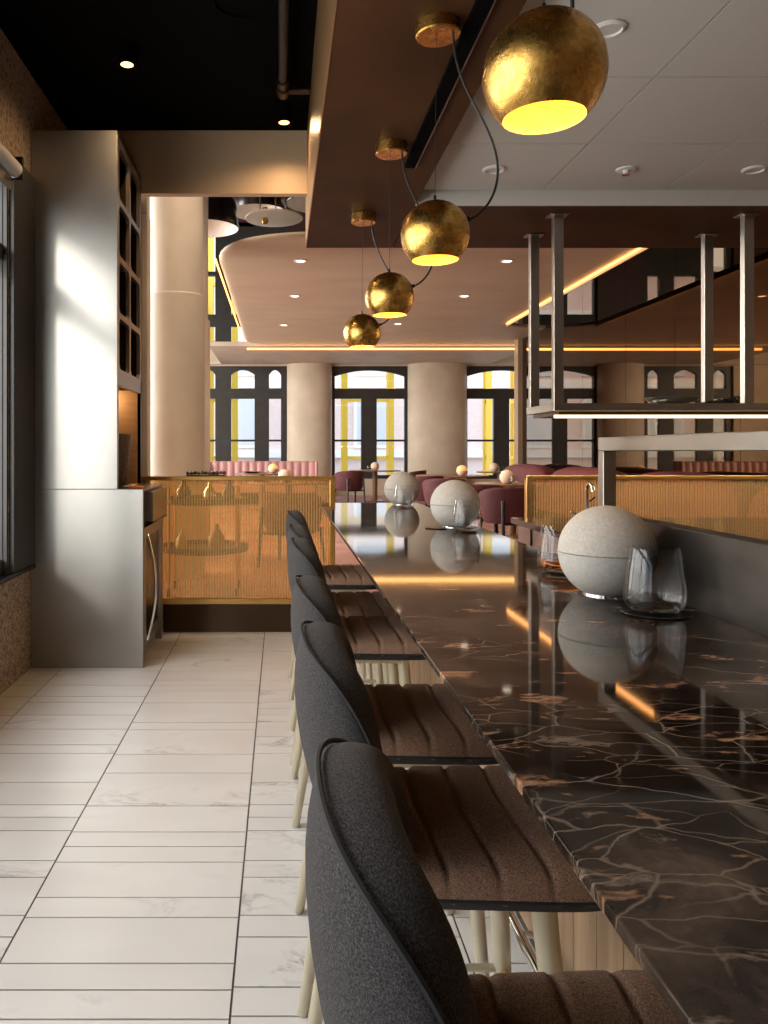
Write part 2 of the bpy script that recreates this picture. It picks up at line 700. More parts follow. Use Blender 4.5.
# ------------------------------------------------------------------ room shell
# marble tile floor: courses of 1, 2 or 3 modules across columns 0.598 m wide
MOD = .0975
mid_seq = [3, 2, 1, 1, 2, 1, 2, 1, 1]
oth_seq = [3, 2, 1, 1, 2, 1, 2, 1, 2]


def courses(start, seq):
    ys = [start]
    for s in seq:
        ys.append(ys[-1] - s * MOD)
    while ys[-1] > -2.6:
        ys.append(ys[-1] - random.choice([1, 1, 2, 2, 3]) * MOD)
    up = [start]
    while up[-1] < 5.62:
        up.append(up[-1] + random.choice([1, 1, 2, 1, 2, 3, 2]) * MOD)
    ys = sorted(set(ys + up))
    return [min(y, 5.62) for y in ys]


fl = MB()
fl.box(-1.8, 5.2, -2.8, 5.62, -.1, -.003)
nb = len(fl.f)
for k in range(-1, 11):
    x0, x1 = -.715 + (k - 1) * .598, -.715 + k * .598
    x0c, x1c = max(x0, -1.5), min(x1, 5.0)
    if x1c - x0c < .01:
        continue
    cs = courses(3.149, mid_seq) if k % 2 else courses(3.354, oth_seq)
    g = .0028
    for a, b in zip(cs, cs[1:]):
        if b - a < .02:
            continue
        fl.box(x0c + g, x1c - g, a + g, b - g, -.01, 0)
floor = fl.build('floor', M['grout'], fix=False)
floor.data.materials.append(M['tile'])
ca = floor.data.color_attributes.new('rnd', 'FLOAT_COLOR', 'CORNER')
rc = {}
for p in floor.data.polygons:
    p.material_index = 0 if p.index < nb else 1
    q = (p.index - nb) // 6
    if q not in rc:
        rc[q] = (random.random(), random.random(), random.random(), 1)
    for li in p.loop_indices:
        ca.data[li].color = rc[q]
struct(floor, 'white marble tile floor laid in courses of mixed width', 'floor')
o = MB().box(-6.4, 6.6, 5.72, 21.3, -.1, .10).build('floor', M['carpet'])
struct(o, 'mottled rose carpet of the dining room', 'floor')

# left wall with one long window opening
WX = -1.5
lw = MB()
lw.box(WX - .3, WX, -2.6, 5.62, -.05, .6)
lw.box(WX - .3, WX, 4.29, 5.62, .6, 2.93)
lw.box(WX - .3, WX, -2.6, -2.0, .6, 2.93)
o = lw.build('wall_left', M['granite'])
struct(o, 'speckled granite dado and pier of the left wall', 'wall')
o = MB().box(WX - .3, WX, -2.6, 5.62, 2.93, 3.7).build('wall_left', M['wallpaper'])
struct(o, 'textured brown wall above the left window', 'wall')
o = MB().box(WX, WX + .03, 4.30, 4.665, .625, 2.93).build('trim_1', M['black_frame'], bevel=.004)
struct(o, 'black painted jamb lining beside the steel cabinet', 'trim')
o = MB().box(WX - .3, WX + .035, -2.0, 4.665, .60, .625).build('trim_2', M['black_gloss'], bevel=.004)
struct(o, 'black window sill on the granite dado', 'trim')


def left_window():
    fr = MB()
    y0, y1, z0, z1 = -2.0, 4.29, .625, 2.93
    x0, x1 = WX - .13, WX - .02
    fr.box(x0, x1, y0, y1, z0, z0 + .08)
    fr.box(x0, x1, y0, y1, z1 - .09, z1)
    n = 4
    for k in range(n + 1):
        y = y0 + (y1 - y0) * k / n
        fr.box(x0, x1, max(y0, y - .06), min(y1, y + .06) if k < n else y1, z0, z1) if k < n else fr.box(x0, x1, y1 - .03, y1, z0, z1)
    fr.box(x0, x1, y0, y1, 2.34, 2.43)
    f = fr.build('window_1', M['black_frame'], bevel=.004)
    struct(f, 'long black framed window in the left wall', 'window')
    MB().box(WX - .08, WX - .07, y0 + .02, y1 - .02, z0 + .02, z1 - .02).build('pane', M['pane'], f)


left_window()
o = MB().box(WX - .30, WX, 4.265, 4.29, .625, 2.93).build('trim_13', M['black_frame'])
struct(o, 'black painted window reveal', 'trim')
rs = thing('roller_blind', 'rolled-up white roller blind at the top of the left window', 'blind', (WX + .05, 0, 2.83))
MB().tube([(0, .4, 0), (0, 4.24, 0)], .045, 20).build('roll', M['white'], rs, True)
for yb_ in (4.24, .376):
    MB().box(-.045, .045, yb_, yb_ + .022, -.05, .07).build('bracket', M['black_gloss'], rs)
MB().box(-.018, -.008, .42, 4.22, -.12, 0).build('hem_bar', M['steel_bar'], rs)

o = MB().box(-2, 6, -2.8, -2.6, 0, 3.8).build('wall_back', M['plaster_dark'])
struct(o, 'brown wall behind the bar entrance', 'wall')
o = MB().box(5.0, 5.2, -2.6, 5.9, 0, 3.0).build('wall_right', M['plaster_dark'])
struct(o, 'brown kitchen side wall', 'wall')

# ceilings
o = MB().box(WX - .3, .19, -2.6, 5.55, 3.56, 3.7).build('ceiling', M['black'])
struct(o, 'matt black ceiling over the walkway', 'ceiling')
tc_ = MB()
tc_.box(.83, 5.0, -2.6, 4.82, 2.925, 3.05)
nb = len(tc_.f)
xs = [.83] + [1.61 + .747 * k for k in range(0, 5)] + [5.0]
ys = [4.09 + .732 * k for k in range(-9, 2)]
ys[-1] = 4.815
for xa, xb in zip(xs, xs[1:]):
    if xb - xa < .05:
        continue
    for ya, yb in zip(ys, ys[1:]):
        tc_.box(xa + .004, xb - .004, ya + .004, yb - .004, 2.91, 2.93)
o = tc_.build('ceiling', M['grout'])
o.data.materials.append(M['tile_ceiling'])
for p in o.data.polygons:
    p.material_index = 1 if p.index >= nb else 0
struct(o, 'pale square-tiled ceiling over the bar kitchen', 'ceiling')
o = MB().box(.83, 5.0, 4.82, 4.84, 2.82, 3.05).build('trim_3', M['tile_ceiling'])
struct(o, 'white edge face at the end of the tiled ceiling', 'trim')
o = MB().box(.835, 5.0, 4.84, 5.84, 2.82, 3.4).build('trim_4', M['bronze'])
struct(o, 'dark bronze soffit crossing above the hanging shelf', 'trim')
bm_ = MB().box(.19, .83, -2.6, 5.84, 2.82, 3.6).build('trim_5', M['bronze'], bevel=.003)
struct(bm_, 'dark bronze dropped beam carrying the gold pendants', 'trim')
o = MB().box(.184, .19, -2.6, 5.84, 2.818, 3.56).build('trim_6', M['bronze_side'])
struct(o, 'brushed bronze side panel of the dropped beam', 'trim')
o = MB().box(WX, .184, 5.50, 5.55, 3.12, 3.56).box(WX, .184, 5.49, 5.56, 3.112, 3.13).build('trim_7', M['fascia'])
struct(o, 'champagne fascia hanging below the black ceiling', 'trim')
o = MB().box(.655, .712, -2.0, 4.15, 2.804, 2.821).build('light_track', M['black'], bevel=.002)
tag(o, 'black linear lighting track on the underside of the bronze beam', 'track')

MB().box(.714, .718, -2.0, 4.15, 2.802, 2.82).build('edge_profile', M['steel_bar'], o)

# dining-room shell
FW = 21.0


def X_(px, d=FW):
    return (px - 281) * d / F


def Z_(py, d=FW):
    return EYE + (451 - py) * d / F


far = MB()
up_ = MB()
openings = []


def light_rect(a, b, t, btm):
    return (X_(a), X_(b), Z_(btm), Z_(t))


# windows (pixel columns of the frame's outer edges) -> openings in the far wall
w_spans = [(196, 287), (332, 408), (466, 542)]
zb, zt = .55, Z_(366)
ub, ut = Z_(346), Z_(222)
xs = [-6.4]
for a, b in w_spans:
    xs += [X_(a), X_(b)]
xs.append(7.4)
for k in range(0, len(xs), 2):
    far.box(xs[k], xs[k + 1], FW, FW + .35, 0, ub)
    up_.box(xs[k], xs[k + 1], FW, FW + .35, ub, 7.6)
for a, b in w_spans:
    far.box(X_(a), X_(b), FW, FW + .35, 0, zb)
    far.box(X_(a), X_(b), FW, FW + .35, zt, ub)
    up_.box(X_(a), X_(b), FW, FW + .35, ut, 7.6)
o = far.build('wall_far', M['plaster'])
struct(o, 'beige plaster far wall of the dining room', 'wall')
o = up_.build('wall_far', M['wine'])
struct(o, 'dark upper far wall between the clerestory windows', 'wall')


def far_window(idx, span, lights, arch=True):
    a, b = span
    fr = MB()
    y0, y1 = FW + .06, FW + .20
    x0, x1 = X_(a), X_(b)
    edges = [x0]
    for l0, l1 in lights:
        edges += [X_(l0), X_(l1)]
    edges.append(x1)
    for k in range(0, len(edges), 2):
        fr.box(edges[k], edges[k + 1], y0, y1, zb, zt)
    for l0, l1 in lights:
        p0, p1 = X_(l0), X_(l1)
        fr.box(p0, p1, y0, y1, zb, zb + .10)
        fr.box(p0, p1, y0, y1, Z_(441.5), Z_(439.5))
        fr.box(p0, p1, y0, y1, Z_(398.5), Z_(388.5))
    groups = lights if arch else [(lights[0][0], lights[-1][1])]
    for l0, l1 in groups:            # arched head of the transom light
        p0, p1 = X_(l0), X_(l1)
        sp, cr = Z_(374.5), Z_(369.5)
        poly = [(p0, sp)]
        for k in range(13):
            t = k / 12
            poly.append((p0 + (p1 - p0) * t, sp + (cr - sp) * (1 - (2 * t - 1) ** 2)))
        poly += [(p1, zt), (p0, zt)]
        n = 13
        for k in range(n - 1):
            q0, q1 = poly[k + 1], poly[k + 2]
            fr.prism_y([q0, q1, (q1[0], zt), (q0[0], zt)], y0, y1)
    return fr, x0, x1


W1 = [(202, 215), (231, 254.5), (269, 281)]
W2 = [(335, 361.5), (377, 405)]
W3 = [(468, 494.5), (510, 539)]
for i, (sp, li, lab) in enumerate([(w_spans[0], W1, 'black framed three-light window behind the pink banquette'),
                                   (w_spans[1], W2, 'black framed two-light window between the far columns'),
                                   (w_spans[2], W3, 'black framed two-light window beside the mirrored wall')]):
    fr, x0, x1 = far_window(i, sp, li, True)
    if i > 0:                        # one wide transom light over the two casements
        fr2 = MB()
        y0, y1 = FW + .06, FW + .20
        ed = [x0, X_(li[0][0]), X_(li[0][1]), X_(li[1][0]), X_(li[1][1]), x1]
        for k in (0, 4):
            fr2.box(ed[k], ed[k + 1], y0, y1, zb, zt)
        fr2.box(ed[2], ed[3], y0, y1, zb, Z_(398.5))
        fr2.box(ed[1], ed[4], y0, y1, Z_(398.5), Z_(388.5))
        for l0, l1 in li:
            fr2.box(X_(l0), X_(l1), y0, y1, zb, zb + .10)
            fr2.box(X_(l0), X_(l1), y0, y1, Z_(441.5), Z_(439.5))
        sp_, cr = Z_(376), Z_(370)
        for k in range(16):
            t0, t1 = k / 16, (k + 1) / 16
            pa, pb = ed[1] + (ed[4] - ed[1]) * t0, ed[1] + (ed[4] - ed[1]) * t1
            za, zb_ = [sp_ + (cr - sp_) * (1 - (2 * t - 1) ** 2) for t in (t0, t1)]
            fr2.prism_y([(pa, za), (pb, zb_), (pb, zt), (pa, zt)], y0, y1)
        fr = fr2
    f = fr.build('window_%d' % (i + 2), M['black_frame'])
    struct(f, lab, 'window')
    MB().box(x0 + .02, x1 - .02, FW + .12, FW + .13, zb + .02, zt - .02).build('pane', M['pane'], f)
    # upper window
    u = MB()
    y0, y1 = FW + .06, FW + .20
    ed = [x0]
    for l0, l1 in li:
        ed += [X_(l0), X_(l1)]
    ed.append(x1)
    for k in range(0, len(ed), 2):
        u.box(ed[k], ed[k + 1], y0, y1, ub, ut)
    for k in range(1, len(ed) - 1, 2):
        for (pa, pb) in ((346, 344), (326, 314), (275, 271), (226, 222)):
            u.box(ed[k], ed[k + 1], y0, y1, Z_(pa), Z_(pb))
    if i == 0:
        for k in (3, 5):
            u.box(ed[k], ed[k + 1], y0, y1, Z_(271), Z_(222))
    f = u.build('window_%d' % (i + 5), M['black_frame'])
    struct(f, lab.replace('window', 'clerestory window above the window').replace('black framed', 'dark'), 'window')
    MB().box(x0 + .02, x1 - .02, FW + .12, FW + .13, ub + .02, ut - .02).build('pane', M['pane'], f)

for i, (a, b, lab) in enumerate([(287, 332, 'beige rounded pier between the bay window and the middle window'),
                                 (408, 466, 'beige rounded pier between the middle window and the end window')]):
    cx, r = (X_(a) + X_(b)) / 2, (X_(b) - X_(a)) / 2
    pl = [(cx - r, FW + .02)] + [(cx - r * cos(pi * k / 24), FW - .62 * r * sin(pi * k / 24) ** .8) for k in range(1, 24)] + [(cx + r, FW + .02)]
    o = MB().prism(pl, 0, 4.4).build('wall_column', M['plaster'], smooth=True)
    struct(o, lab, 'column')
o = MB().box(-6.4, 6.9, FW - .10, FW, Z_(364.5), Z_(361)).build('trim_8', M['plaster'])
struct(o, 'thin moulding over the dining-room windows', 'trim')

o = MB().box(-6.6, 7.6, 5.56, 21.4, 7.6, 7.7).build('ceiling', M['wine'])
struct(o, 'dark wine-coloured upper ceiling of the dining room', 'ceiling')
o = MB().box(-6.6, 7.6, 5.57, 5.62, 3.5, 7.6).build('wall_front', M['wine'])
struct(o, 'dark upper wall over the fascia', 'wall')
# unseen dining left wall; its tall window openings are added to light the room
dl = MB()
ops = [(7.5, 10.0), (11.5, 14.0), (15.5, 18.5)]
yy = [5.6] + [v for o_ in ops for v in o_] + [21.3]
for k in range(0, len(yy), 2):
    dl.box(-6.6, -6.4, yy[k], yy[k + 1], 0, 7.6)
for a, b in ops:
    dl.box(-6.6, -6.4, a, b, 0, .6)
    dl.box(-6.6, -6.4, a, b, 5.4, 7.6)
o = dl.build('wall_side', M['plaster'])
struct(o, 'beige plaster side wall of the dining room', 'wall')
for i, (a, b) in enumerate(ops):
    u = MB()
    for y in (a, (a + b) / 2 - .04, b - .08):
        u.box(-6.56, -6.46, y, y + .08, .6, 5.4)
    for z in (.6, 3.3, 5.3):
        u.box(-6.56, -6.46, a, b, z, z + .10)
    f = u.build('window_%d' % (i + 8), M['black_frame'])
    struct(f, 'tall black framed side window added out of view to light the dining room', 'window')
    MB().box(-6.515, -6.505, a, b, .6, 5.4).build('pane', M['pane'], f)
o = MB().box(-6.5, WX - .3, 5.5, 5.62, 0, 7.6).build('wall_return', M['plaster'])
struct(o, 'plaster return wall beside the tall cabinet', 'wall')

# round plaster columns with a stepped sleeve
def round_col(px_l, px_r, d, y_step, lab, top=7.6):
    cx = ((px_l + px_r) / 2 - 281) * d / F
    r = (px_r - px_l) / 2 * d / F
    zs = EYE + (451 - y_step) * d / F
    prof = [(r, 0), (r, zs - .006), (r - .004, zs), (r - .022, zs), (r - .022, top)]
    o = MB().lathe(prof, (cx, d, 0), 48).build('wall_column', M['plaster_col'], smooth=True, angle=30)
    return struct(o, lab, 'column')


M['plaster_col'] = noisy('column_plaster', (.62, .52, .42), (.72, .62, .51), 2.6, .34, detail=7, r2=.55)
round_col(147, 205, 7.5, 297, 'round polished-plaster column with a sleeve, standing behind the steel cabinet')
round_col(150, 210, 8.9, 321, 'round plaster column half hidden behind the front column')
o = MB().box(-1.02, -.955, 5.60, 5.72, 0, 3.0).box(-1.02, -.96, 5.60, 5.72, 3.0, 7.6).build('trim_9', M['plaster_col'], bevel=.01)
struct(o, 'narrow plaster edge beside the tall cabinet', 'trim')

# floating cloud ceiling
CZ = 3.61


def rounded(poly_r):
    out = []
    n = len(poly_r)
    for i, (x, y, r) in enumerate(poly_r):
        p = Vector((x, y))
        a = Vector(poly_r[i - 1][:2])
        b = Vector(poly_r[(i + 1) % n][:2])
        if r <= 0:
            out.append((x, y))
            continue
        u, w = (a - p).normalized(), (b - p).normalized()
        p0, p1 = p + u * r, p + w * r
        for k in range(11):
            t = k / 10
            q = p0 * (1 - t) ** 2 + p * 2 * t * (1 - t) + p1 * t * t
            out.append((q.x, q.y))
    return out


cpoly = rounded([(-.76, 8.37, 1.3), (4.09, 8.37, .5), (4.09, 14.4, .6), (5.9, 14.9, 0), (5.9, 17.2, 0), (-.76, 17.2, .9)])


def scale_poly(poly, s):
    cx = sum(p[0] for p in poly) / len(poly)
    cy = sum(p[1] for p in poly) / len(poly)
    out = []
    n = len(poly)
    for i in range(n):
        a, b = Vector(poly[i - 1]), Vector(poly[(i + 1) % n])
        t = (b - a)
        if t.length < 1e-6:
            out.append(poly[i])
            continue
        nrm = Vector((t.y, -t.x)).normalized()
        out.append((poly[i][0] - nrm.x * s, poly[i][1] - nrm.y * s))
    return out


cl = MB()
n = len(cpoly)
# outline rises in a soft curve to a sharp upper lip
lay = [(0, .05), (0, .035), (.012, .018), (.04, .006), (.08, .002), (.16, 0)]
rows = []
for s, dz in lay:
    rows.append([(x, y, CZ + dz) for x, y in scale_poly(cpoly, s)])
cl.grid(rows, close_u=True)
cl.f.append(tuple(range((len(lay) - 1) * n, len(lay) * n)))
cl.f.append(tuple(range(n))[::-1])
o = cl.build('ceiling', M['cloud'], smooth=True, angle=50)
struct(o, 'floating beige plaster ceiling with rounded corners over the dining room', 'ceiling')


def led_run(name, lab, pts, r=.012):
    o = MB().tube(pts, r, 6).build(name, M['led_orange'])
    return tag(o, lab, 'light strip')


led_run('cove_light', 'orange light strip along the far edge of the floating ceiling', [(-.75, 17.27, CZ - .05), (5.5, 17.27, CZ - .05)], .022)
led_run('cove_light', 'orange light strip along the edge of the floating ceiling by the mirrored wall', [(4.105, 8.6, CZ + .01), (4.105, 14.2, CZ + .01)], .012)
o = MB().box(4.125, 4.14, 8.5, 14.3, CZ - .03, CZ + .05).build('trim_12', M['cloud'])
struct(o, 'thin plaster lip outside the light strip of the floating ceiling', 'trim')
led_run('cove_light', 'orange light strip along the floating ceiling edge by the round columns', [(-.80, 9.5, CZ + .03), (-.80, 16.2, CZ + .03)], .012)
o = MB().box(-1.6, 5.6, 17.32, FW, CZ + .02, CZ + .12).build('ceiling', M['plaster'])
struct(o, 'plaster strip of ceiling between the floating ceiling and the far wall', 'ceiling')

spots_c = [(300.6, 260.8), (295, 296), (284, 325), (507, 261), (464.5, 296), (398, 323.7)]
labs = ['nearest', 'middle', 'farthest']
sl = None
for i, (x, y) in enumerate(spots_c):
    d = (CZ - EYE) * F / (451 - y)
    lab = '%s small downlight in the %s row of the floating ceiling' % (labs[i % 3], 'column-side' if i < 3 else 'mirror-side')
    p = ((x - 281) * d / F, d, CZ)
    if sl is None:
        sl = thing('ceiling_downlight', lab, 'ceiling light', p, 0, 'downlights in the floating ceiling')
        MB().lathe([(.085, 0), (.085, -.006), (.06, -.008), (.055, -.002)], (0, 0, 0), 24).build('ring', M['white'], sl, True)
        MB().lathe([(0, -.003), (.055, -.003)], (0, 0, 0), 24).build('lens', M['spot_cloud'], sl)
    else:
        copy_tree(sl, lab, p)

for x, y in spots_c:
    d = (CZ - EYE) * F / (451 - y)
    ld = bpy.data.lights.new('downlight_beam', 'SPOT')
    ld.energy = 130
    ld.color = (1, .74, .50)
    ld.spot_size = radians(100)
    ld.spot_blend = .8
    ld.shadow_soft_size = .05
    lo = bpy.data.objects.new('downlight_beam', ld)
    lo.location = ((x - 281) * d / F, d, CZ - .02)
    C.objects.link(lo)

# mirrored side wall
MX = 4.95
o = MB().box(MX + .03, MX + .25, 5.84, 16.2, 0, 7.6).build('wall_side', M['wine'])
struct(o, 'dark side wall carrying the bronze mirrors', 'wall')
mys = [5.9, 7.15, 8.4, 9.8, 11.2, 12.8, 14.2, 16.05]
for i, (a, b) in enumerate(zip(mys, mys[1:])):
    o = MB().box(MX + (.02 if i == 6 else 0), MX + .028, a + .004, b - .004, .9, 7.5).build('trim_%d' % (20 + i), M['mirror'])
    struct(o, 'tall bronze mirror panel on the side wall', 'mirror')
o = MB().box(MX - .07, MX + .27, 16.06, 16.32, 0, 7.6).build('trim_10', M['plaster_dark'])
struct(o, 'brown end post of the mirrored wall', 'trim')
o = MB().box(6.6, 7.6, 16.2, 21.2, 0, 0.10).build('floor', M['carpet'])
struct(o, 'rose carpet in the alcove past the mirror', 'floor')
o = MB().box(7.4, 7.6, 16.2, 21.2, 0, 7.6).build('wall_alcove', M['plaster'])
struct(o, 'plaster end wall of the alcove past the mirror', 'wall')
o = MB().box(MX + .1, 7.6, 16.2, 16.3, 0, 7.6).build('wall_alcove', M['plaster'])
struct(o, 'plaster back of the mirrored wall', 'wall')

# ------------------------------------------------------------------ bar counter
bar = thing('bar_counter', 'long bar counter with a polished dark veined marble top and wood slat front', 'bar counter', (0, 0, 0))
MB().box(.216, .79, -.9, 4.52, .989, 1.0).build('countertop', M['marble'], bar, bevel=.002)
MB().box(.30, .78, -.85, 4.45, .962, .989).build('sub_top', M['black_gloss'], bar)
b = MB()
b.box(.63, .78, -.9, 4.40, .08, .962)
y = -.9
while y < 4.30:
    b.box(.622, .63, y, y + .119, .10, .96)
    y += .122
b.build('slat_panel', M['slat_wood'], bar)
MB().box(.66, .77, -.9, 4.38, 0, .08).build('toe_kick', M['black_gloss'], bar)
MB().tube([(.535, -.8, .215), (.535, 4.35, .215)], .012, 12).build('foot_rail', M['chrome'], bar, True)
for yy_ in (-.5, .5, 1.75, 2.45, 3.2, 4.0):
    MB().tube([(.535, yy_, .215), (.625, yy_, .215)], .008, 8).build('rail_bracket', M['chrome'], bar, True)

gd = thing('splash_guard', 'worn brushed steel splash guard standing behind the bar top', 'splash guard', (0, 0, 0))
MB().box(.79, .80, -.9, 2.0, .80, 1.147).box(.80, .835, -.9, 2.0, 1.13, 1.147).build('front_plate', M['steel_dark'], gd, bevel=.002)
MB().box(.80, .90, -.9, 2.0, 0.0, .80).build('cabinet_body', M['steel_dark'], gd)
rl = thing('pass_rail', 'square-tube steel rail frame standing on the splash guard', 'rail', (.818, 0, 0))
MB().box(-.016, .016, 1.94, 1.974, 1.147, 1.30).build('post', M['steel_bar'], rl, bevel=.002)
MB().box(-.016, .016, .30, .334, 1.147, 1.30).build('post', M['steel_bar'], rl, bevel=.002)
MB().box(-.016, .016, .25, 1.974, 1.30, 1.334).build('top_bar', M['steel_bar'], rl, bevel=.002)

# ------------------------------------------------------------------ stools
def seat_rows(grow, z_off, groove=True):
    pass


def make_stool(label, loc):
    """local frame: x = distance from camera axis line, y = along the bar, z = up"""
    t = thing('bar_stool', label, 'bar stool', loc, 0, 'upholstered stools along the bar')
    # seat cushion
    nx, ny = 110, 40
    x0, x1, hw = .085, .60, .238
    ze = .600
    zt_ = .652

    def outline(u, v):     # squircle remap of the unit square
        e = 4.6
        a, b_ = 2 * u - 1, 2 * v - 1
        m_ = max(abs(a), abs(b_))
        if m_ < 1e-6:
            return 0, 0
        l = (abs(a) ** e + abs(b_) ** e) ** (1 / e)
        return a * m_ / l, b_ * m_ / l
    top, und = [], []
    seams = [.165, .245, .325, .405, .485]
    for j in range(ny + 1):
        r1, r2 = [], []
        for i in range(nx + 1):
            a, b_ = outline(i / nx, j / ny)
            narrow = 1 - .10 * (1 - a) / 2
            x = (x0 + x1) / 2 + a * (x1 - x0) / 2
            yv = b_ * hw * narrow
            rr = max(abs(a), abs(b_))
            l = (abs(a) ** 4.6 + abs(b_) ** 4.6) ** (1 / 4.6)
            crown = max(0, 1 - l ** 7) ** .42
            z = ze + (zt_ - ze) * crown + .010 * (1 - min(1, l)) 
            for s in seams:
                xs_ = s + .022 * (b_ ** 2)
                z -= .009 * math.exp(-((x - xs_) / .0052) ** 2) * (1 if l < .93 else .4)
            r1.append((x, yv, z))
            r2.append((x, yv, ze - .035 * max(0, 1 - l ** 5) ** .5))
        top.append(r1)
        und.append(r2)
    MB().grid(top).build('seat', M['fabric_seat'], t, True, angle=180)
    rim = [(p[0], p[1], p[2]) for p in und[0]]
    MB().grid(und).build('seat_shell', M['fabric_under'], t, True, angle=180)
    ring = [top[0][i] for i in range(nx + 1)] + [top[j][nx] for j in range(1, ny + 1)] + [top[ny][i] for i in range(nx - 1, -1, -1)] + [top[j][0] for j in range(ny - 1, 0, -1)]
    MB().tube([(p[0], p[1], ze + .002) for p in ring], .003, 6, closed=True).build('seat_piping', M['piping'], t, True)

    # wrapped backrest
    nt = 40
    W = .245

    def back(tv):
        q = abs(tv)
        xo = .036 + .135 * q ** 2.3          # outer top edge
        yo = W * sin(tv * pi / 2 * .92) / sin(pi / 2 * .92)
        H = .968 - .085 * q ** 2 - .135 * q ** 7
        return xo, yo, H
    rows = []
    pipe = []
    for k in range(nt + 1):
        tv = -1 + 2 * k / nt
        q = abs(tv)
        xo, yo, H = back(tv)
        # outward plan normal
        x2, y2, _ = back(min(1, tv + .01))
        x1_, y1_, _ = back(max(-1, tv - .01))
        tx, ty = x2 - x1_, y2 - y1_
        ln = math.hypot(tx, ty)
        nx_, ny_ = ty / ln, -tx / ln          # points to +x (inside)
        endf = max(0, 1 - q ** 14) ** .5
        th = (.074 - .014 * q) * endf + .003
        zb_ = .612
        hh = H - zb_
        sec = []
        # outer face from bottom to the edge (bulges outwards), then across the top, then inner face down
        for (f, off) in ((0, .045), (.12, .034), (.3, .014), (.5, -.004), (.7, -.013), (.85, -.010), (.95, -.002), (1.0, .004)):
            sec.append((off, zb_ + hh * f))
        for (f, off) in ((1.012, .20), (1.018, .45), (1.012, .72), (.985, .92), (.93, 1.02), (.8, 1.05), (.6, 1.06), (.4, 1.12), (.2, 1.3), (.05, 1.5)):
            sec.append((.004 + th * off, zb_ + hh * f))
        rows.append([(xo + nx_ * o_, yo + ny_ * o_, z) for o_, z in sec])
        pipe.append((xo + nx_ * .002, yo + ny_ * .002, zb_ + hh * 1.0 + .003))
    bk = MB().grid(rows)
    m_ = len(rows[0])
    bk.f.append(tuple(range(m_)))
    bk.f.append(tuple(nt * m_ + i for i in range(m_))[::-1])
    bo = bk.build('backrest', M['fabric_back'], t, True, sub=1)
    MB().tube(pipe, .0034, 6).build('back_piping', M['piping'], bo, True)
    # legs and rails
    for sx in (0, 1):
        for sy in (-1, 1):
            top_ = (.15 if sx == 0 else .43, sy * .145, .575)
            bot = (.050 if sx == 0 else .475, sy * .20, 0)
            MB().tube([bot, tuple(bot[i] + (top_[i] - bot[i]) * .5 for i in range(3)), top_], [.0135, .0185, .021], 14).build('leg', M['leg'], t, True)
    MB().box(.13, .45, -.165, -.125, .555, .578).box(.13, .45, .125, .165, .555, .578).box(.13, .17, -.13, .13, .555, .578).box(.41, .45, -.13, .13, .555, .578).build('seat_frame', M['leg'], t)
    zr = .235

    def lp(sx, sy):
        f = zr / .575
        a = (.050 if sx == 0 else .475, sy * .20)
        b_ = (.15 if sx == 0 else .43, sy * .145)
        return (a[0] + (b_[0] - a[0]) * f, a[1] + (b_[1] - a[1]) * f, zr)
    MB().tube([lp(0, -1), lp(1, -1)], .008, 8).build('stretcher', M['leg'], t, True)
    MB().tube([lp(0, 1), lp(1, 1)], .008, 8).build('stretcher', M['leg'], t, True)
    MB().tube([lp(1, -1), lp(1, 1)], .008, 8).build('footrest', M['brass'], t, True)
    return t


stool_y = [.785, 1.43, 2.0, 2.9, 3.43, 4.28]
stool_lab = ['dark tweed bar stool closest to the viewer, cut off by the bottom of the photo',
             'second dark tweed bar stool along the bar, its whole ribbed brown seat in view',
             'third tweed bar stool along the bar, close behind the second',
             'fourth tweed bar stool along the bar, just past a gap showing pale legs',
             'fifth tweed bar stool along the bar, last but one',
             'farthest tweed bar stool, at the end of the bar before the amber glass divider']
s0 = make_stool(stool_lab[0], (0, stool_y[0], 0))
for yv, lb in zip(stool_y[1:], stool_lab[1:]):
    copy_tree(s0, lb, (0, yv, 0))

# ------------------------------------------------------------------ things on the bar
def make_globe(label, loc, R=.0975, up='ceramic', low='ceramic_low', cat='table lamp', group=None, name='globe_lamp', full=True):
    t = thing(name, label, cat, loc, 0, group)
    c = R * .90
    a0 = math.asin(-.90 + .02)
    n = 16
    lowp = [(0, .004), (R * cos(a0) * .9, .002)]
    for k in range(n + 1):
        a = a0 + (0 - a0) * k / n
        lowp.append((R * cos(a), c + R * sin(a)))
    lowp[-1] = (R, c - .0012)
    lowp.append((R - .0025, c - .0002))
    MB().lathe(lowp, n=48).build('globe_base', M[low], t, True)
    upp = [(R - .0025, c + .0002), (R, c + .0012)]
    for k in range(1, n + 1):
        a = pi / 2 * k / n
        upp.append((R * cos(a), c + R * sin(a)))
    upp[-1] = (0, c + R)
    MB().lathe(upp, n=48).build('globe_shade', M[up], t, True)
    if full:
        MB().lathe([(0, 0), (R * .50, 0), (R * .50, .004), (0, .0042)], n=32).build('foot_ring', M['chrome'], t, True)
    return t


g1 = make_globe('large pale stone globe lamp closest on the bar, beside the big tumbler', (.685, 1.64, 1.0), group='stone globe lamps on the bar')
copy_tree(g1, 'pale stone globe lamp in the middle of the bar', (.692, 3.1, 1.0))
copy_tree(g1, 'pale stone globe lamp near the far end of the bar', (.677, 4.37, 1.0))


def make_glass(label, loc, R=.054, H=.118):
    t = thing('tumbler', label, 'glass', loc, 0, 'tumblers on the bar')
    prof = [(0, .001), (R * .62, .001), (R * .80, .004), (R * .95, .014), (R, .028), (R * .965, .05), (R * .80, H - .001), (R * .785, H), (R * .775, H - .001)]
    MB().lathe(prof, n=48).build('bowl', M['glass'], t, True, angle=60)
    MB().lathe([(0, .0015), (R * .60, .0015), (R * .76, .005), (R * .70, .010), (0, .008)], n=40).build('thick_base', M['solid_glass'], t, True)
    return t


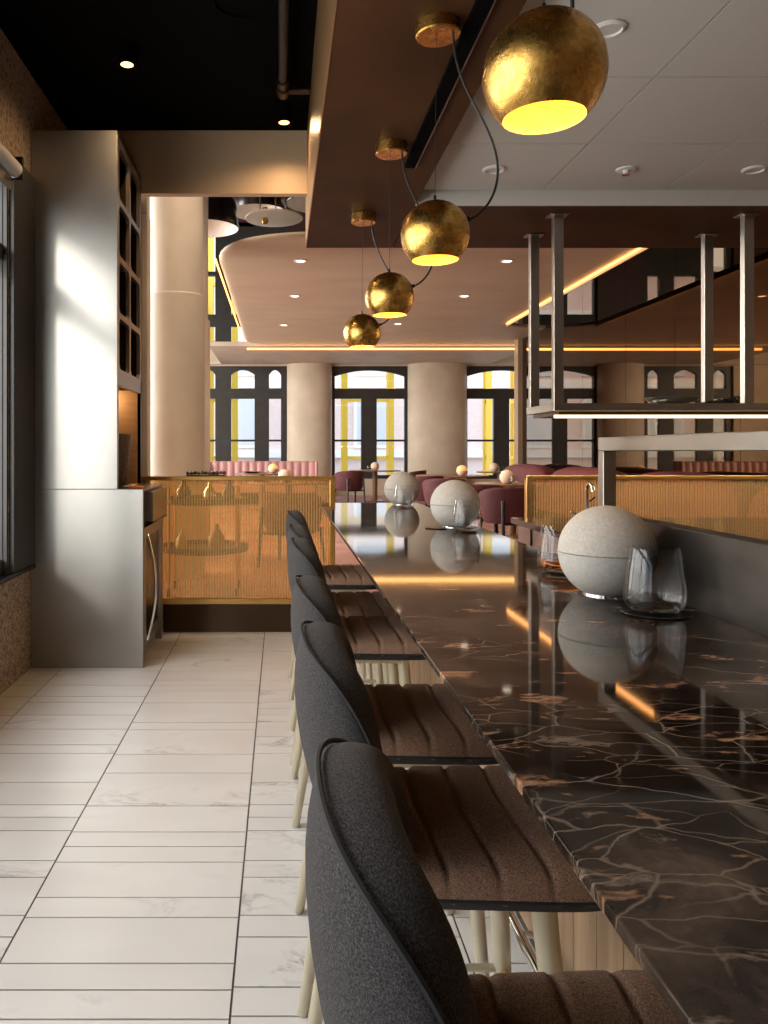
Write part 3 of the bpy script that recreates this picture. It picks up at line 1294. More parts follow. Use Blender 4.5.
t1 = make_glass('clear tapered tumbler on a black coaster beside the closest globe lamp', (.690, 1.44, 1.004))
copy_tree(t1, 'clear tumbler in front of the middle globe lamp', (.695, 2.92, 1.0))
copy_tree(t1, 'clear tumbler in front of the farthest globe lamp on the bar', (.652, 4.14, 1.0))
t4 = copy_tree(t1, 'clear tumbler holding amber liquid, half hidden behind the closest globe lamp', (.690, 1.93, 1.0))
MB().lathe([(0, .0095), (.038, .0115), (.047, .018), (.051, .029), (.0495, .040), (0, .040)], n=40).build('amber_drink', M['cognac'], t4, True)
o = MB().lathe([(0, 0), (.058, 0), (.060, .002), (.058, .004), (0, .004)], (0, 0, 0), 40).build('coaster', M['black_gloss'], smooth=True)
o.location = (.690, 1.44, 1.0)
tag(o, 'round black coaster under the closest tumbler', 'coaster', 'coasters on the bar')
c2 = o.copy()
C.objects.link(c2)
c2.location = (.60, 3.02, 1.0)
c2.scale = (.7, .7, 1)
c2['label'] = 'round black coaster beside the middle globe lamp'

# ------------------------------------------------------------------ gold pendants
PR = .121


def make_pendant(label, x, yv, zc, canopy_x, with_canopy=True):
    t = thing('pendant_lamp', label, 'pendant lamp', (x, yv, zc), 0, 'gold globe pendants over the bar')
    a_cut = -math.asin(.745)
    n = 26
    prof = []
    for k in range(n + 1):
        a = pi / 2 + (a_cut - pi / 2) * k / n
        prof.append((PR * cos(a) if k else 0, PR * sin(a)))
    MB().lathe(prof, n=64).build('globe_shade', M['gold_leaf'], t, True)
    ri = PR - .004
    inn = []
    for k in range(n + 1):
        a = pi / 2 + (a_cut - pi / 2) * k / n
        inn.append((ri * cos(a) if k else 0, ri * sin(a)))
    inn.append((PR * cos(a_cut), PR * sin(a_cut)))
    MB().lathe(inn, n=64).build('gold_lining', M['gold_inner'], t, True)
    MB().lathe([(0, .055), (.018, .05), (.027, .03), (.027, .012), (.016, -.006), (0, -.012)], n=24).build('bulb', M['bulb'], t, True)
    MB().lathe([(0, .118), (.022, .115), (.022, .05), (0, .05)], n=20).build('lamp_holder', M['brass'], t, True)
    MB().lathe([(0, PR + .02), (.004, PR + .02), (.006, PR), (0, PR - .003)], n=12).build('ferrule', M['black_gloss'], t, True)
    top = 2.82 - zc
    cx = canopy_x - x
    MB().tube([(0, 0, PR + .01), (cx - .005, 0, top - .055)], .0012, 6).build('suspension_wire', M['cord'], t)
    MB().lathe([(0, -.052), (.074, -.052), (.079, -.047), (.079, 0), (0, 0)], (cx, 0, top), 40).build('ceiling_canopy', M['gold_leaf'], t, True)
    pts = []
    p0 = Vector((cx + .05, -.02, top - .05))
    pe = Vector((PR * cos(.42), -.01, PR * sin(.42)))
    P = [p0, Vector((cx + .055, -.02, top - .35)), Vector((cx + .30, -.03, .36)), Vector((.24, -.03, .08)), pe]
    for k in range(41):
        u = k / 40
        q = sum((P[i] * (math.comb(4, i) * u ** i * (1 - u) ** (4 - i)) for i in range(5)), Vector((0, 0, 0)))
        pts.append(q)
    MB().tube(pts, .0045, 8).build('cord', M['cord'], t, True)
    MB().tube([pe * .96, pe * 1.10], .009, 10).build('cord_plug', M['black_gloss'], t, True)
    return t


pend = [(.531, 1.575, 2.062, 'gold leaf globe pendant closest to the viewer, largest in the photo'),
        (.549, 2.78, 2.070, 'second gold globe pendant from the viewer, over the bar'),
        (.538, 3.87, 2.064, 'third gold globe pendant along the bar, above the table windows'),
        (.521, 5.02, 2.060, 'smallest gold globe pendant, at the far end of the bronze beam')]
p0 = make_pendant(pend[0][3], *pend[0][:3], pend[0][0] + .01)
for x, yv, z, lb in pend[1:]:
    copy_tree(p0, lb, (x, yv, z))
p0.rotation_euler = (0, 0, radians(62))
for x, yv, z, lb in pend:
    ld = bpy.data.lights.new('pendant_glow', 'POINT')
    ld.energy = 5.5
    ld.color = (1, .62, .28)
    ld.shadow_soft_size = .02
    lo = bpy.data.objects.new('pendant_glow', ld)
    lo.location = (x, yv, z - .082)
    C.objects.link(lo)

# ------------------------------------------------------------------ steel cabinet at the left
CY0, CY1 = 4.67, 5.47
cab = thing('tall_cabinet', 'tall brushed steel cabinet with a bronze bottle lattice in its side', 'cabinet', (0, 0, 0))
XR = -.98
MB().box(-1.497, XR, CY0, CY0 + .03, 1.072, 3.22).build('front_panel', M['steel'], cab, bevel=.002)
c = MB()
c.box(-1.497, -1.47, CY0 + .03, CY1, 1.072, 3.22)
c.box(-1.47, XR, CY1 - .03, CY1, 1.072, 3.22)
c.box(-1.47, XR, CY0 + .03, CY1 - .03, 3.19, 3.22)
c.build('carcass', M['bronze_dark'], cab)
MB().box(-1.47, -1.44, CY0 + .03, CY1 - .03, 1.072, 1.72).build('niche_back', M['amber_wood'], cab)
MB().box(-1.44, -1.0, CY1 - .045, CY1 - .03, 1.072, 1.72).build('niche_side', M['amber_wood'], cab)
ya, ym, yb = CY0 + .04, 5.07, CY1 - .03
rows_z = [3.16, 2.815, 2.47, 2.125, 1.78]
# lattice frame: rounded openings cut from a flat face
lat = MB()
fx0, fx1 = XR - .025, XR


def frame_cell(y0, y1, z0, z1, m=.018, r=.045):
    outer = [(y0, z0), (y1, z0), (y1, z1), (y0, z1)]
    i0, i1, j0, j1 = y0 + m, y1 - m, z0 + m, z1 - m
    inn, out_ = [], []
    for (cx_, cz_, ox, oz, st) in ((i1 - r, j0 + r, y1, z0, -90), (i1 - r, j1 - r, y1, z1, 0), (i0 + r, j1 - r, y0, z1, 90), (i0 + r, j0 + r, y0, z0, 180)):
        for k in range(7):
            a = radians(st + 15 * k)
            inn.append((cx_ + r * cos(a), cz_ + r * sin(a)))
            # matching point on the outer rectangle
            dx, dz = cos(a), sin(a)
            s = 1 / max(abs(dx), abs(dz))
            out_.append((ox if abs(dx) >= abs(dz) - 1e-6 else cx_ + dx * s * (abs(ox - cx_)), oz if abs(dz) >= abs(dx) - 1e-6 else cz_ + dz * s * abs(oz - cz_)))
    n_ = len(inn)
    vs = []
    for xx in (fx0, fx1):
        vs += [(xx, p[0], p[1]) for p in inn] + [(xx, p[0], p[1]) for p in out_]
    fs = []
    for k in range(n_):
        q = (k + 1) % n_
        fs.append((k, q, n_ + q, n_ + k))
        fs.append((2 * n_ + k, 3 * n_ + k, 3 * n_ + q, 2 * n_ + q))
        fs.append((k, 2 * n_ + k, 2 * n_ + q, q))
        fs.append((n_ + k, n_ + q, 3 * n_ + q, 3 * n_ + k))
    lat.add(vs, fs)


for a, b_ in zip(rows_z, rows_z[1:]):
    frame_cell(ya, ym, b_, a)
    frame_cell(ym, yb, b_, a)
lat.box(fx0, fx1, ya, yb, 1.70, 1.78)
lat.box(fx0, fx1, CY0 + .03, ya, 1.072, 3.19)
lat.box(fx0, fx1, yb, CY1 - .03 + .001, 1.072, 3.19)
lat.box(fx0, fx1, ya, yb, 3.16, 3.19)
lat.build('lattice_frame', M['lattice'], cab)
sh = MB()
for z in rows_z[1:]:
    sh.box(-1.46, fx0, ya, yb, z - .008, z + .008)
sh.box(-1.46, fx0, ym - .006, ym + .006, 1.78, 3.16)
sh.build('shelf', M['bronze_dark'], cab)

bt = None
blabs = ['dark bottle standing in the second row of the cabinet lattice, front cell', 'dark bottle standing in the third row of the cabinet lattice, rear cell',
         'dark bottle standing in the bottom row of the cabinet lattice, front cell', 'dark bottle standing in the second row of the cabinet lattice, rear cell']
for (yv, z), lb in zip([(4.86, 2.478), (5.22, 2.133), (4.88, 1.788), (5.26, 2.478)], blabs):
    if bt is None:
        bt = thing('bottle', lb, 'bottle', (-1.07, yv, z), 0, 'bottles in the cabinet lattice')
        MB().lathe([(0, 0), (.036, 0), (.038, .004), (.038, .17), (.030, .20), (.014, .235), (.013, .28), (0, .28)], n=28).build('body', M['black_gloss'], bt, True)
        MB().lathe([(.0385, .06), (.0387, .06), (.0387, .13), (.0385, .13)], n=28).build('paper_label', M['white'], bt, True)
        MB().lathe([(0, .283), (.015, .283), (.015, .25), (.0145, .25)], n=20).build('cap', M['brass'], bt, True)
    else:
        copy_tree(bt, lb, (-1.07, yv, z))

XL = -.826
low = thing('steel_base_cabinet', 'waist-high brushed steel cabinet housing a glass-door wine fridge', 'cabinet', (0, 0, 0))
MB().box(-1.497, XL, CY0, CY0 + .03, 0, 1.07).build('front_panel', M['steel'], low, bevel=.002)
MB().box(-1.497, XL - .045, CY0 + .03, 5.44, .06, 1.055).build('carcass', M['bronze_dark'], low)
MB().box(-1.497, XL, CY0 + .03, 5.46, 1.055, 1.07).build('worktop', M['steel_bar'], low, bevel=.002)
MB().box(XL - .045, XL, 5.40, 5.46, 0, .84).build('end_post', M['steel'], low)
d_ = MB().box(XL - .04, XL + .03, 4.86, 5.44, .86, 1.048).build('drawer', M['steel_bar'], low, bevel=.004)
MB().box(XL - .02, XL + .034, 4.88, 5.42, .852, .862).build('drawer_pull', M['black_gloss'], d_)
dr = MB().box(XL - .04, XL - .012, 4.74, 5.39, .10, .83).build('fridge_door', M['black_gloss'], low, bevel=.004)
fr_ = MB()
fr_.box(XL - .012, XL - .004, 4.74, 4.80, .10, .83).box(XL - .012, XL - .004, 5.33, 5.39, .10, .83).box(XL - .012, XL - .004, 4.80, 5.33, .10, .16).box(XL - .012, XL - .004, 4.80, 5.33, .77, .83)
fr_.build('door_frame', M['steel'], dr)
hp = []
for k in range(21):
    t = k / 20
    hp.append((XL - .004 + .055 * sin(pi * t), 4.83, .13 + .66 * t))
MB().tube(hp, .010, 10).build('door_handle', M['chrome'], dr, True)

bk = thing('ice_bucket', 'dark hammered metal ice bucket in the lit niche of the tall cabinet', 'bucket', (-1.115, 5.10, 1.072))
MB().lathe([(0, 0), (.105, 0), (.112, .01), (.135, .33), (.140, .335), (.135, .34), (.130, .33), (.105, .015), (0, .015)], n=40).build('body', noisy('hammered', (.10, .08, .065), (.16, .13, .10), 60, .3, .9, bump=.5), bk, True)
for s in (-1, 1):
    MB().tube([(-.03, s * .132, .25), (-.03, s * .165, .25), (.03, s * .165, .25), (.03, s * .132, .25)], .006, 8).build('ring_handle', M['bronze_dark'], bk, True)
ld = bpy.data.lights.new('column_fill', 'SPOT')  # added spot without a fixture, brightens the round columns
ld.energy = 900
ld.color = (1, .80, .60)
ld.spot_size = radians(70)
ld.spot_blend = .9
ld.shadow_soft_size = .15
lo = bpy.data.objects.new('column_fill', ld)
lo.location = (.2, 5.75, 6.6)
lo.rotation_euler = Vector((-1.2, 1.6, -4.6)).to_track_quat('-Z', 'Y').to_euler()
C.objects.link(lo)
ld = bpy.data.lights.new('niche_light', 'POINT')
ld.energy = 3
ld.color = (1, .66, .34)
ld.shadow_soft_size = .03
lo = bpy.data.objects.new('niche_light', ld)
lo.location = (-1.2, 5.30, 1.66)
C.objects.link(lo)
tl = thing('bar_tongs', 'small steel tongs with an orange tip lying on the cabinet ledge', 'tongs', (-.93, 4.83, 1.07))
MB().tube([(-.04, -.04, .006), (.0, .04, .02), (.03, .12, .006)], .005, 8).tube([(-.01, -.05, .006), (.01, .04, .02), (.035, .12, .006)], .005, 8).build('arms', M['chrome'], tl, True)
MB().tube([(.0, -.02, .009), (.08, .0, .009)], .009, 10).build('orange_tip', mat('orange', (.7, .18, .05), .4), tl, True)

# ------------------------------------------------------------------ amber glass dividers
def divider(label, x0, x1, d, z0, z1, nposts):
    t = thing('glass_divider', label, 'divider', (0, d, 0))
    MB().box(x0 + .035, x1 - .035, -.005, .005, z0 + .035, z1 - .03).build('ribbed_glass', M['gold_glass'], t)
    f = MB()
    f.box(x0, x1, -.03, .03, z1 - .03, z1)
    f.box(x0, x1, -.03, .03, z0, z0 + .04)
    for k in range(nposts):
        x = x0 + (x1 - x0 - .04) * k / (nposts - 1)
        f.box(x, x + .04, -.028, .028, z0, z1)
    f.build('brass_frame', M['brass'], t, bevel=.004)
    MB().box(x0 + .02, x1 - .02, .0, .10, 0, z0).build('plinth', M['bronze_dark'], t)
    return t


divider('amber ribbed glass divider in a brass frame, beside the steel cabinet', -1.50, .388, 5.60, .205, 1.12, 2)
divider('amber ribbed glass divider in a brass frame, behind the hanging shelf', 1.755, 4.92, 5.60, .205, 1.125, 2)

# ------------------------------------------------------------------ back worktop, faucet
wk = thing('back_worktop', 'dark stone-topped steel worktop behind the bar, under the hanging shelf', 'worktop', (0, 0, 0))
MB().box(1.59, 4.95, 4.05, 5.40, .80, .84).build('top', noisy('black_stone', (.02, .014, .012), (.05, .035, .03), 8, .08), wk, bevel=.003)
MB().box(1.63, 4.93, 4.10, 5.36, .08, .80).build('cabinet_body', M['steel_bar'], wk)
s_ = MB()
for yv in (4.42, 4.75, 5.07):
    s_.box(1.622, 1.632, yv, yv + .012, .1, .79)
s_.build('door_gap', M['black_gloss'], wk)
MB().box(1.68, 4.90, 4.15, 5.30, 0, .08).build('toe_kick', M['black_gloss'], wk)
fc = thing('faucet', 'tall chrome gooseneck faucet on the back worktop', 'faucet', (at(587, 512, 5.1)[0], 5.1, .84))
MB().tube([(0, 0, 0), (0, 0, .20), (0, -.01, .235), (.0, -.05, .25), (0, -.09, .235), (0, -.10, .20)], .011, 10).build('spout', M['chrome'], fc, True)
MB().lathe([(0, 0), (.025, 0), (.025, .03), (.018, .05), (0, .05)], n=20).build('base', M['chrome'], fc, True)
MB().tube([(.015, 0, .13), (.05, -.01, .16)], .006, 8).build('lever', M['chrome'], fc, True)
fc2 = thing('soap_pump', 'short chrome pump beside the gooseneck faucet', 'soap pump', (at(575, 512, 4.95)[0], 4.95, .84))
MB().lathe([(0, 0), (.02, 0), (.02, .02), (.01, .03), (.01, .06), (0, .06)], n=16).build('base', M['chrome'], fc2, True)
MB().tube([(0, 0, .06), (0, 0, .07), (-.03, -.01, .072)], .007, 8).build('nozzle', M['chrome'], fc2, True)

# ------------------------------------------------------------------ hanging shelf
hs = thing('hanging_shelf', 'long steel shelf hung from the bronze soffit on square posts, lit underneath', 'shelf', (0, 0, 0))
SZ = 1.605
MB().box(1.74, 4.85, 4.97, 5.53, SZ - .05, SZ).build('shelf_board', M['steel_bar'], hs, bevel=.002)
MB().box(1.78, 4.83, 5.00, 5.50, SZ - .075, SZ - .05).build('light_rail', M['bronze_dark'], hs)
MB().box(1.75, 4.83, 4.985, 5.0, SZ - .093, SZ - .075).build('light_strip', M['led_white'], hs)
for x in (1.78, 3.0, 4.22):
    for yv in (5.02, 5.49):
        pp = MB().box(x - .031, x + .031, yv - .025, yv + .025, SZ, 2.82).build('post', M['steel_bar'], hs, bevel=.002)
        MB().box(x - .06, x + .06, yv - .05, yv + .05, 2.812, 2.82).build('flange', M['steel_bar'], pp)
o = thing('metal_platter', 'shallow silver oval platter on the hanging shelf', 'platter', (at(672, 400, 5.2)[0], 5.2, SZ))
MB().lathe([(0, 0), (.10, 0), (.165, .035), (.172, .05), (.165, .05), (.10, .012), (0, .008)], n=40, sy=.8).build('dish', M['chrome'], o, True)
tw = thing('twig_bundle', 'bundle of dark dried twigs and leaves on the hanging shelf', 'dried plant', (at(716, 400, 5.25)[0], 5.25, SZ))
q = MB()
lf = MB()
for k in range(16):
    a, b_ = random.uniform(-.5, .5), random.uniform(.15, .6)
    p = [Vector((random.uniform(-.13, -.05), random.uniform(-.05, .05), .006))]
    dv = Vector((.05, a * .03, .012 * b_))
    for s in range(5):
        p.append(p[-1] + dv + Vector((0, random.uniform(-.01, .01), random.uniform(-.006, .010))))
        lf.lathe([(0, -.010), (.011, 0), (0, .010)], p[-1], 6)
    q.tube(p, .0022, 5)
q.build('twigs', M['leaf'], tw)
lf.build('leaves', M['leaf'], tw)

# ------------------------------------------------------------------ ceiling fittings, tiled side
def disc_fit(name, label, cat, px, py, r, a=1.61, group=None, inner=None):
    d = a * F / (451 - py)
    x = (px - 281) * d / F
    t = thing(name, label, cat, (x, d, EYE + a), 0, group)
    MB().lathe([(r, 0), (r, -.006), (r * .8, -.012), (r * .74, -.004)], n=36).build('ring', M['white'], t, True)
    MB().lathe([(0, -.004), (r * .74, -.004)], n=36).build('grille', inner or M['tile_ceiling'], t)
    return t


disc_fit('ceiling_speaker', 'round white ceiling speaker beside the largest gold pendant', 'speaker', 609, 28, .062, group='round fittings in the tiled ceiling')
disc_fit('ceiling_speaker', 'round white ceiling speaker just beyond the largest pendant', 'speaker', 494, 169, .065, group='round fittings in the tiled ceiling')
disc_fit('ceiling_speaker', 'round white ceiling fitting at the right edge of the photo', 'speaker', 754, 169, .065, group='round fittings in the tiled ceiling')
sp = thing('ceiling_sprinkler', 'small white sprinkler head in the middle of the tiled ceiling', 'sprinkler', (at(626, 169, 1.61 * F / 282)[0], 1.61 * F / 282, 2.91))
MB().lathe([(.055, 0), (.05, -.008), (.02, -.010), (.012, -.03), (0, -.03)], n=24).build('escutcheon', M['white'], sp, True)
MB().lathe([(.0, -.032), (.022, -.032), (.022, -.035), (0, -.035)], n=20).build('deflector', M['chrome'], sp, True)

# fittings on the black ceiling
def spot(label, x, yv, z):
    t = thing('ceiling_spotlight', label, 'spotlight', (x, yv, z), 0, 'spotlights on the black ceiling')
    MB().lathe([(.05, 0), (.055, .005), (.055, .13), (0, .13)], n=28).build('housing', M['black'], t, True)
    MB().lathe([(0, .004), (.035, .004)], n=24).build('lens', M['spot'], t)
    MB().tube([(0, 0, .13), (0, 0, 3.56 - z)], .012, 8).build('stem', M['black'], t, True)
    return t


sa = spot('lit black ceiling spotlight above the tall steel cabinet', -.857, 4.34, 3.445)
copy_tree(sa, 'lit black ceiling spotlight above the fascia beside the beam', (.02, 5.11, 3.447))
for (x, yv, z, en) in ((-.857, 4.34, 3.44, 26), (.02, 5.11, 3.44, 26)):
    ld = bpy.data.lights.new('spot_beam', 'SPOT')
    ld.energy = en
    ld.color = (1, .66, .36)
    ld.spot_size = radians(158)
    ld.spot_blend = .8
    ld.shadow_soft_size = .03
    lo = bpy.data.objects.new('spot_beam', ld)
    lo.location = (x, yv, z)
    C.objects.link(lo)
o = thing('ceiling_speaker', 'round black speaker set in the black ceiling', 'speaker', (-.18, 3.88, 3.56))
MB().lathe([(.165, 0), (.165, -.02), (.155, -.024), (.15, -.010), (0, -.010)], n=48).build('grille', M['black'], o, True)
pp = thing('sprinkler_pipe', 'dark pipe with an elbow running along the black ceiling', 'pipe', (0, 0, 3.49))
MB().tube([(.012, -2.5, 0), (.012, 4.72, 0)], .026, 14).build('pipe', mat('pipe_paint', (.012, .009, .008), .5), pp, True)
MB().tube([(.012, 4.60, 0), (.012, 4.66, 0)], .036, 14).tube([(.012, 4.70, 0), (.012, 4.78, 0)], .038, 14).build('coupling', M['bronze_dark'], pp, True)
MB().tube([(.0, 4.74, 0), (.18, 4.74, 0)], .02, 12).build('elbow', M['bronze_dark'], pp, True)
MB().box(.0, .024, 4.3, 4.33, 0.02, .07).box(.0, .024, 1.3, 1.33, .02, .07).build('hanger', M['black'], pp)

# ------------------------------------------------------------------ hanging lamps in the upper void
dl_ = thing('disc_chandelier', 'pale round disc lamp with small gold balls hanging above the fascia opening', 'chandelier', (at(274, 219, 9.0)[0], 9.0, at(274, 219, 9.0)[2]))
MB().lathe([(0, 0), (.33, 0), (.335, .01), (.33, .02), (0, .02)], n=56).build('disc', M['disc'], dl_, True)
MB().lathe([(0, .04), (.03, .03), (.04, 0), (.03, -.03), (0, -.04)], (-.10, -.1, -.05), 24).lathe([(0, .04), (.03, .03), (.04, 0), (.03, -.03), (0, -.04)], (-.10, -.1, .07), 24).build('gold_ball', M['gold_leaf'], dl_, True)
for x in (-.16, .02):
    MB().tube([(x, 0, .02), (x, 0, 7.6 - dl_.location.z)], .008, 8).build('rod', M['brass'], dl_, True)


def big_shade(label, px, py, d, r, h):
    p = at(px, py, d)
    t = thing('drum_pendant', label, 'pendant lamp', p, 0, 'large dark shades in the upper void')
    n = 72
    rows = []
    for (rr, z) in ((.25, h), (.7, h * .93), (.92, h * .6), (1, 0), (.985, -.01)):
        rows.append([(r * rr * (1 + .012 * (k % 2)) * cos(2 * pi * k / n), r * rr * (1 + .012 * (k % 2)) * sin(2 * pi * k / n), z) for k in range(n)])
    MB().grid(rows, close_u=True).build('outer_shade', M['shade_dark'], t, True)
    rows = []
    for (rr, z) in ((.985, -.01), (.97, 0), (.89, h * .57), (.66, h * .9), (.01, h * .93)):
        rows.append([(r * rr * (1 - .02 * (k % 2)) * cos(2 * pi * k / n), r * rr * (1 - .02 * (k % 2)) * sin(2 * pi * k / n), z) for k in range(n)])
    MB().grid(rows, close_u=True).build('pleated_lining', M['disc'], t, True)
    MB().tube([(0, 0, h * .9), (0, 0, 7.6 - p[2])], .012, 8).build('stem', M['black'], t, True)
    return t


big_shade('large dark domed lamp shade with a pleated pale lining beside the disc lamp', 258, 212, 11.5, .42, .5)
big_shade('large dark domed lamp shade partly behind the round column', 206, 228, 10.0, .42, .5)
big_shade('large dark domed lamp shade near the bronze beam', 318, 203, 12.0, .5, .5)

# ------------------------------------------------------------------ dining furniture
def make_tub(label, loc, rz):
    """opens toward -y locally; back at +y"""
    t = thing('tub_chair', label, 'armchair', loc, rz, 'maroon tub chairs in the dining room')
    rows = []
    nt = 30
    for k in range(nt + 1):
        tv = -1 + 2 * k / nt
        a = radians(118) * tv
        q = abs(tv)
        r0 = .33
        H = .775 - .13 * q ** 3
        sec = []
        for (ro, z) in ((.80, .34), (.93, .42), (1.0, .58), (1.04, H - .03), (1.02, H), (.93, H + .005), (.86, H - .03), (.82, .55), (.76, .42)):
            sec.append((r0 * ro * sin(a), r0 * ro * cos(a), z))
        rows.append(sec)
    b_ = MB().grid(rows)
    m_ = 9
    b_.f.append(tuple(range(m_)))
    b_.f.append(tuple(nt * m_ + i for i in range(m_))[::-1])
    b_.build('backrest', M['maroon'], t, True, sub=1)
    MB().lathe([(0, .46), (.22, .462), (.275, .45), (.285, .42), (.27, .36), (.2, .34), (0, .34)], (0, -.02, 0), 32).build('seat', M['maroon'], t, True)
    for sx in (-1, 1):
        MB().tube([(sx * .20, .40, 0), (sx * .185, .335, .62)], [.016, .024], 10).build('leg', M['black_gloss'], t, True)
        MB().tube([(sx * .27, -.26, 0), (sx * .24, -.20, .38)], [.014, .020], 10).build('leg', M['black_gloss'], t, True)
    MB().tube([(-.19, .36, .35), (.19, .36, .35)], .014, 8).tube([(-.24, -.2, .35), (.24, -.2, .35)], .014, 8).build('under_frame', M['black_gloss'], t, True)
    return t


def tub_at(px, d, rz, label, first=[None]):
    loc = ((px - 281) * d / F, d, .10)
    if first[0] is None:
        first[0] = make_tub(label, loc, rz)
        return first[0]
    return copy_tree(first[0], label, loc, rz)


tub_at(507, 9.4, pi + .1, 'maroon tub chair with black legs, nearest the amber divider end')
tub_at(478, 10.2, pi - .2, 'maroon tub chair just behind the middle globe lamp of the bar')
tub_at(349, 17.0, 1.9 - pi / 2 + pi, 'maroon tub chair by the window at the end of the amber glass divider')
tub_at(411, 17.3, -2.0, 'maroon tub chair past the round table under the middle window')
tub_at(424, 13.6, pi + .5, 'maroon tub chair behind the farthest globe lamp of the bar')
tub_at(444, 12.4, pi, 'maroon tub chair between the two farther globe lamps')
tub_at(292, 8.3, 2.7, 'tub chair seen through the amber glass divider')


def make_table(label, loc, r, h=.76, first=[None]):
    t = thing('round_table', label, 'table', loc, 0, 'round dining tables')
    MB().lathe([(0, h), (r, h), (r + .006, h - .012), (r, h - .028), (0, h - .03)], n=48).build('table_top', M['table'], t, True)
    MB().lathe([(0, h - .03), (.06, h - .03), (.06, .05), (.24, .03), (.26, 0), (0, 0)], n=32).build('pedestal', M['table'], t, True)
    return t


TH = .85
tb = [(375, 18.5, .60, 'round dining table under the middle far window'),
      (512, 10.9, .50, 'round dining table nearest the mirrored wall, behind the maroon tub chair'),
      (452, 14.5, .66, 'round dining table in the middle of the dining room'),
      (500, 17.2, .5, 'round dining table by the end window'),
      (288, 11.4, .62, 'round dining table seen above the amber divider'),
      (262, 15.9, .55, 'round dining table in front of the pink banquette')]
for px, d, r, lb in tb:
    make_table(lb, ((px - 281) * d / F, d, .10), r, TH - .10)
gl = [(375, 18.3, TH, 'ceramic_lit_tint', 'small globe lamp on the table under the middle window'),
      (507, 10.75, TH, 'ceramic_lit_tint', 'small globe lamp on the table beside the burgundy banquette'),
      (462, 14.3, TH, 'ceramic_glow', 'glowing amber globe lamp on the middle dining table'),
      (494, 17.0, TH, 'ceramic_lit_tint', 'small globe lamp on the table by the end window'),
      (285, 11.1, TH, 'ceramic_lit_tint', 'pale dome lamp showing just over the amber divider'),
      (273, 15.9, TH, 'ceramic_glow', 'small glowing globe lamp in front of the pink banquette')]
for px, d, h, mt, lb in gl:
    make_globe(lb, ((px - 281) * d / F, d, h), R=.10, up=mt, low='ceramic_lit_tint', full=False, group='globe lamps on the dining tables')
tum = [(369, 18.2, TH, 'small tumbler on the table under the middle window'), (514, 10.6, TH, 'small tumbler beside the globe lamp by the banquette'), (501, 17.1, TH, 'small tumbler on the table by the end window')]
for px, d, h, lb in tum:
    c_ = copy_tree(t1, lb, ((px - 281) * d / F, d, h))
    c_['group'] = 'tumblers on the dining tables'
o = MB().box(-.14, .14, -.1, .1, 0, .012).build('menu_card', M['white'], bevel=.002)
o.location = ((475 - 281) * 14.3 / F, 14.3, TH)
tag(o, 'white menu card on the middle dining table', 'menu')
o = MB().lathe([(0, 0), (.10, 0), (.20, .03), (.205, .034), (.10, .01), (0, .008)], n=32).build('dark_plate', M['black_gloss'], smooth=True)
o.location = ((252 - 281) * 15.8 / F, 15.8, TH)
tag(o, 'wide dark plate on the table in front of the pink banquette', 'plate')


# pink channel-tufted banquette
def channel_sofa(name, label, mt, x0, x1, d, h, pitch=.17):
    t = thing(name, label, 'banquette', (0, d, 0))
    n = int((x1 - x0) / pitch * 8)
    rows = []
    for (yo, z) in ((.0, .38), (-.02, .5), (0, h - .05), (.05, h), (.13, h), (.17, h - .06), (.17, 0)):
        r_ = []
        for k in range(n + 1):
            x = x0 + (x1 - x0) * k / n
            ph = ((x - x0) / pitch) % 1
            bul = -.035 * abs(sin(pi * ph)) ** .6 if yo < .08 else 0
            r_.append((x, yo + bul, z))
        rows.append(r_)
    MB().grid(rows).build('channel_back', mt, t, True, angle=70)
    MB().box(x0, x1, -.5, .02, .26, .45).build('seat', mt, t, bevel=.03)
    MB().box(x0 + .02, x1 - .02, -.46, .14, 0, .26).build('plinth', M['black_gloss'], t)
    for s, x in ((0, x0 - .06), (1, x1)):
        MB().box(x, x + .06, -.25, .17, 0, h + .005).build('end_panel', mt, t, bevel=.025)
    return t


channel_sofa('channel_banquette', 'long pink channel-tufted banquette under the three-light window', M['pink'], X_(205, 17.9), X_(315, 17.9), 17.9, .965).location.z = .10

# burgundy banquette by the mirrors, segment by segment
bq = None
segs = [(14.62, 1.06, 'burgundy banquette farthest along the mirrored wall'), (11.77, 1.06, 'burgundy banquette section in the middle of the mirrored wall'),
        (8.92, 1.06, 'burgundy banquette section behind the steel rail post'), (6.63, 1.04, 'burgundy banquette section nearest, behind the amber divider')]
for (yc, h, lb) in segs:
    if bq is None:
        bq = thing('banquette', lb, 'banquette', (4.72, yc, .10), 0, 'burgundy banquettes along the mirrored wall')
        ln = 1.415
        rows = []
        for (xo, z, sq) in ((-.28, .40, 1), (-.30, .55, 1), (-.27, .95, .98), (-.20, 1.06, .93), (-.08, 1.085, .88), (.06, 1.06, .93), (.12, .95, 1), (.12, .2, 1)):
            r_ = []
            for k in range(25):
                s = -1 + 2 * k / 24
                drop = .16 * abs(s) ** 4 if z > .9 else (.05 * abs(s) ** 6 if z > .5 else 0)
                r_.append((xo, s * ln * sq, z - drop))
            rows.append(r_)
        b_ = MB().grid(rows)
        b_.f.append(tuple(i * 25 for i in range(8)))
        b_.f.append(tuple(i * 25 + 24 for i in range(8))[::-1])
        b_.build('back_cushion', M['burgundy'], bq, True, sub=1)
        MB().box(-.55, -.22, -ln, ln, .28, .46).build('seat', M['burgundy'], bq, bevel=.05)
        MB().box(-.50, .10, -ln + .02, ln - .02, 0, .28).build('plinth', M['black_gloss'], bq)
    else:
        q_ = copy_tree(bq, lb, (4.72, yc, .10))
        if yc < 8:
            q_.scale = (1, .60, .89)
        else:
            q_.scale = (1, 1, .89)
bq.scale = (1, 1, .89)
o = MB().box(4.855, MX - .005, 6.0, 16.0, .95, .985).build('trim_11', M['black_gloss'])
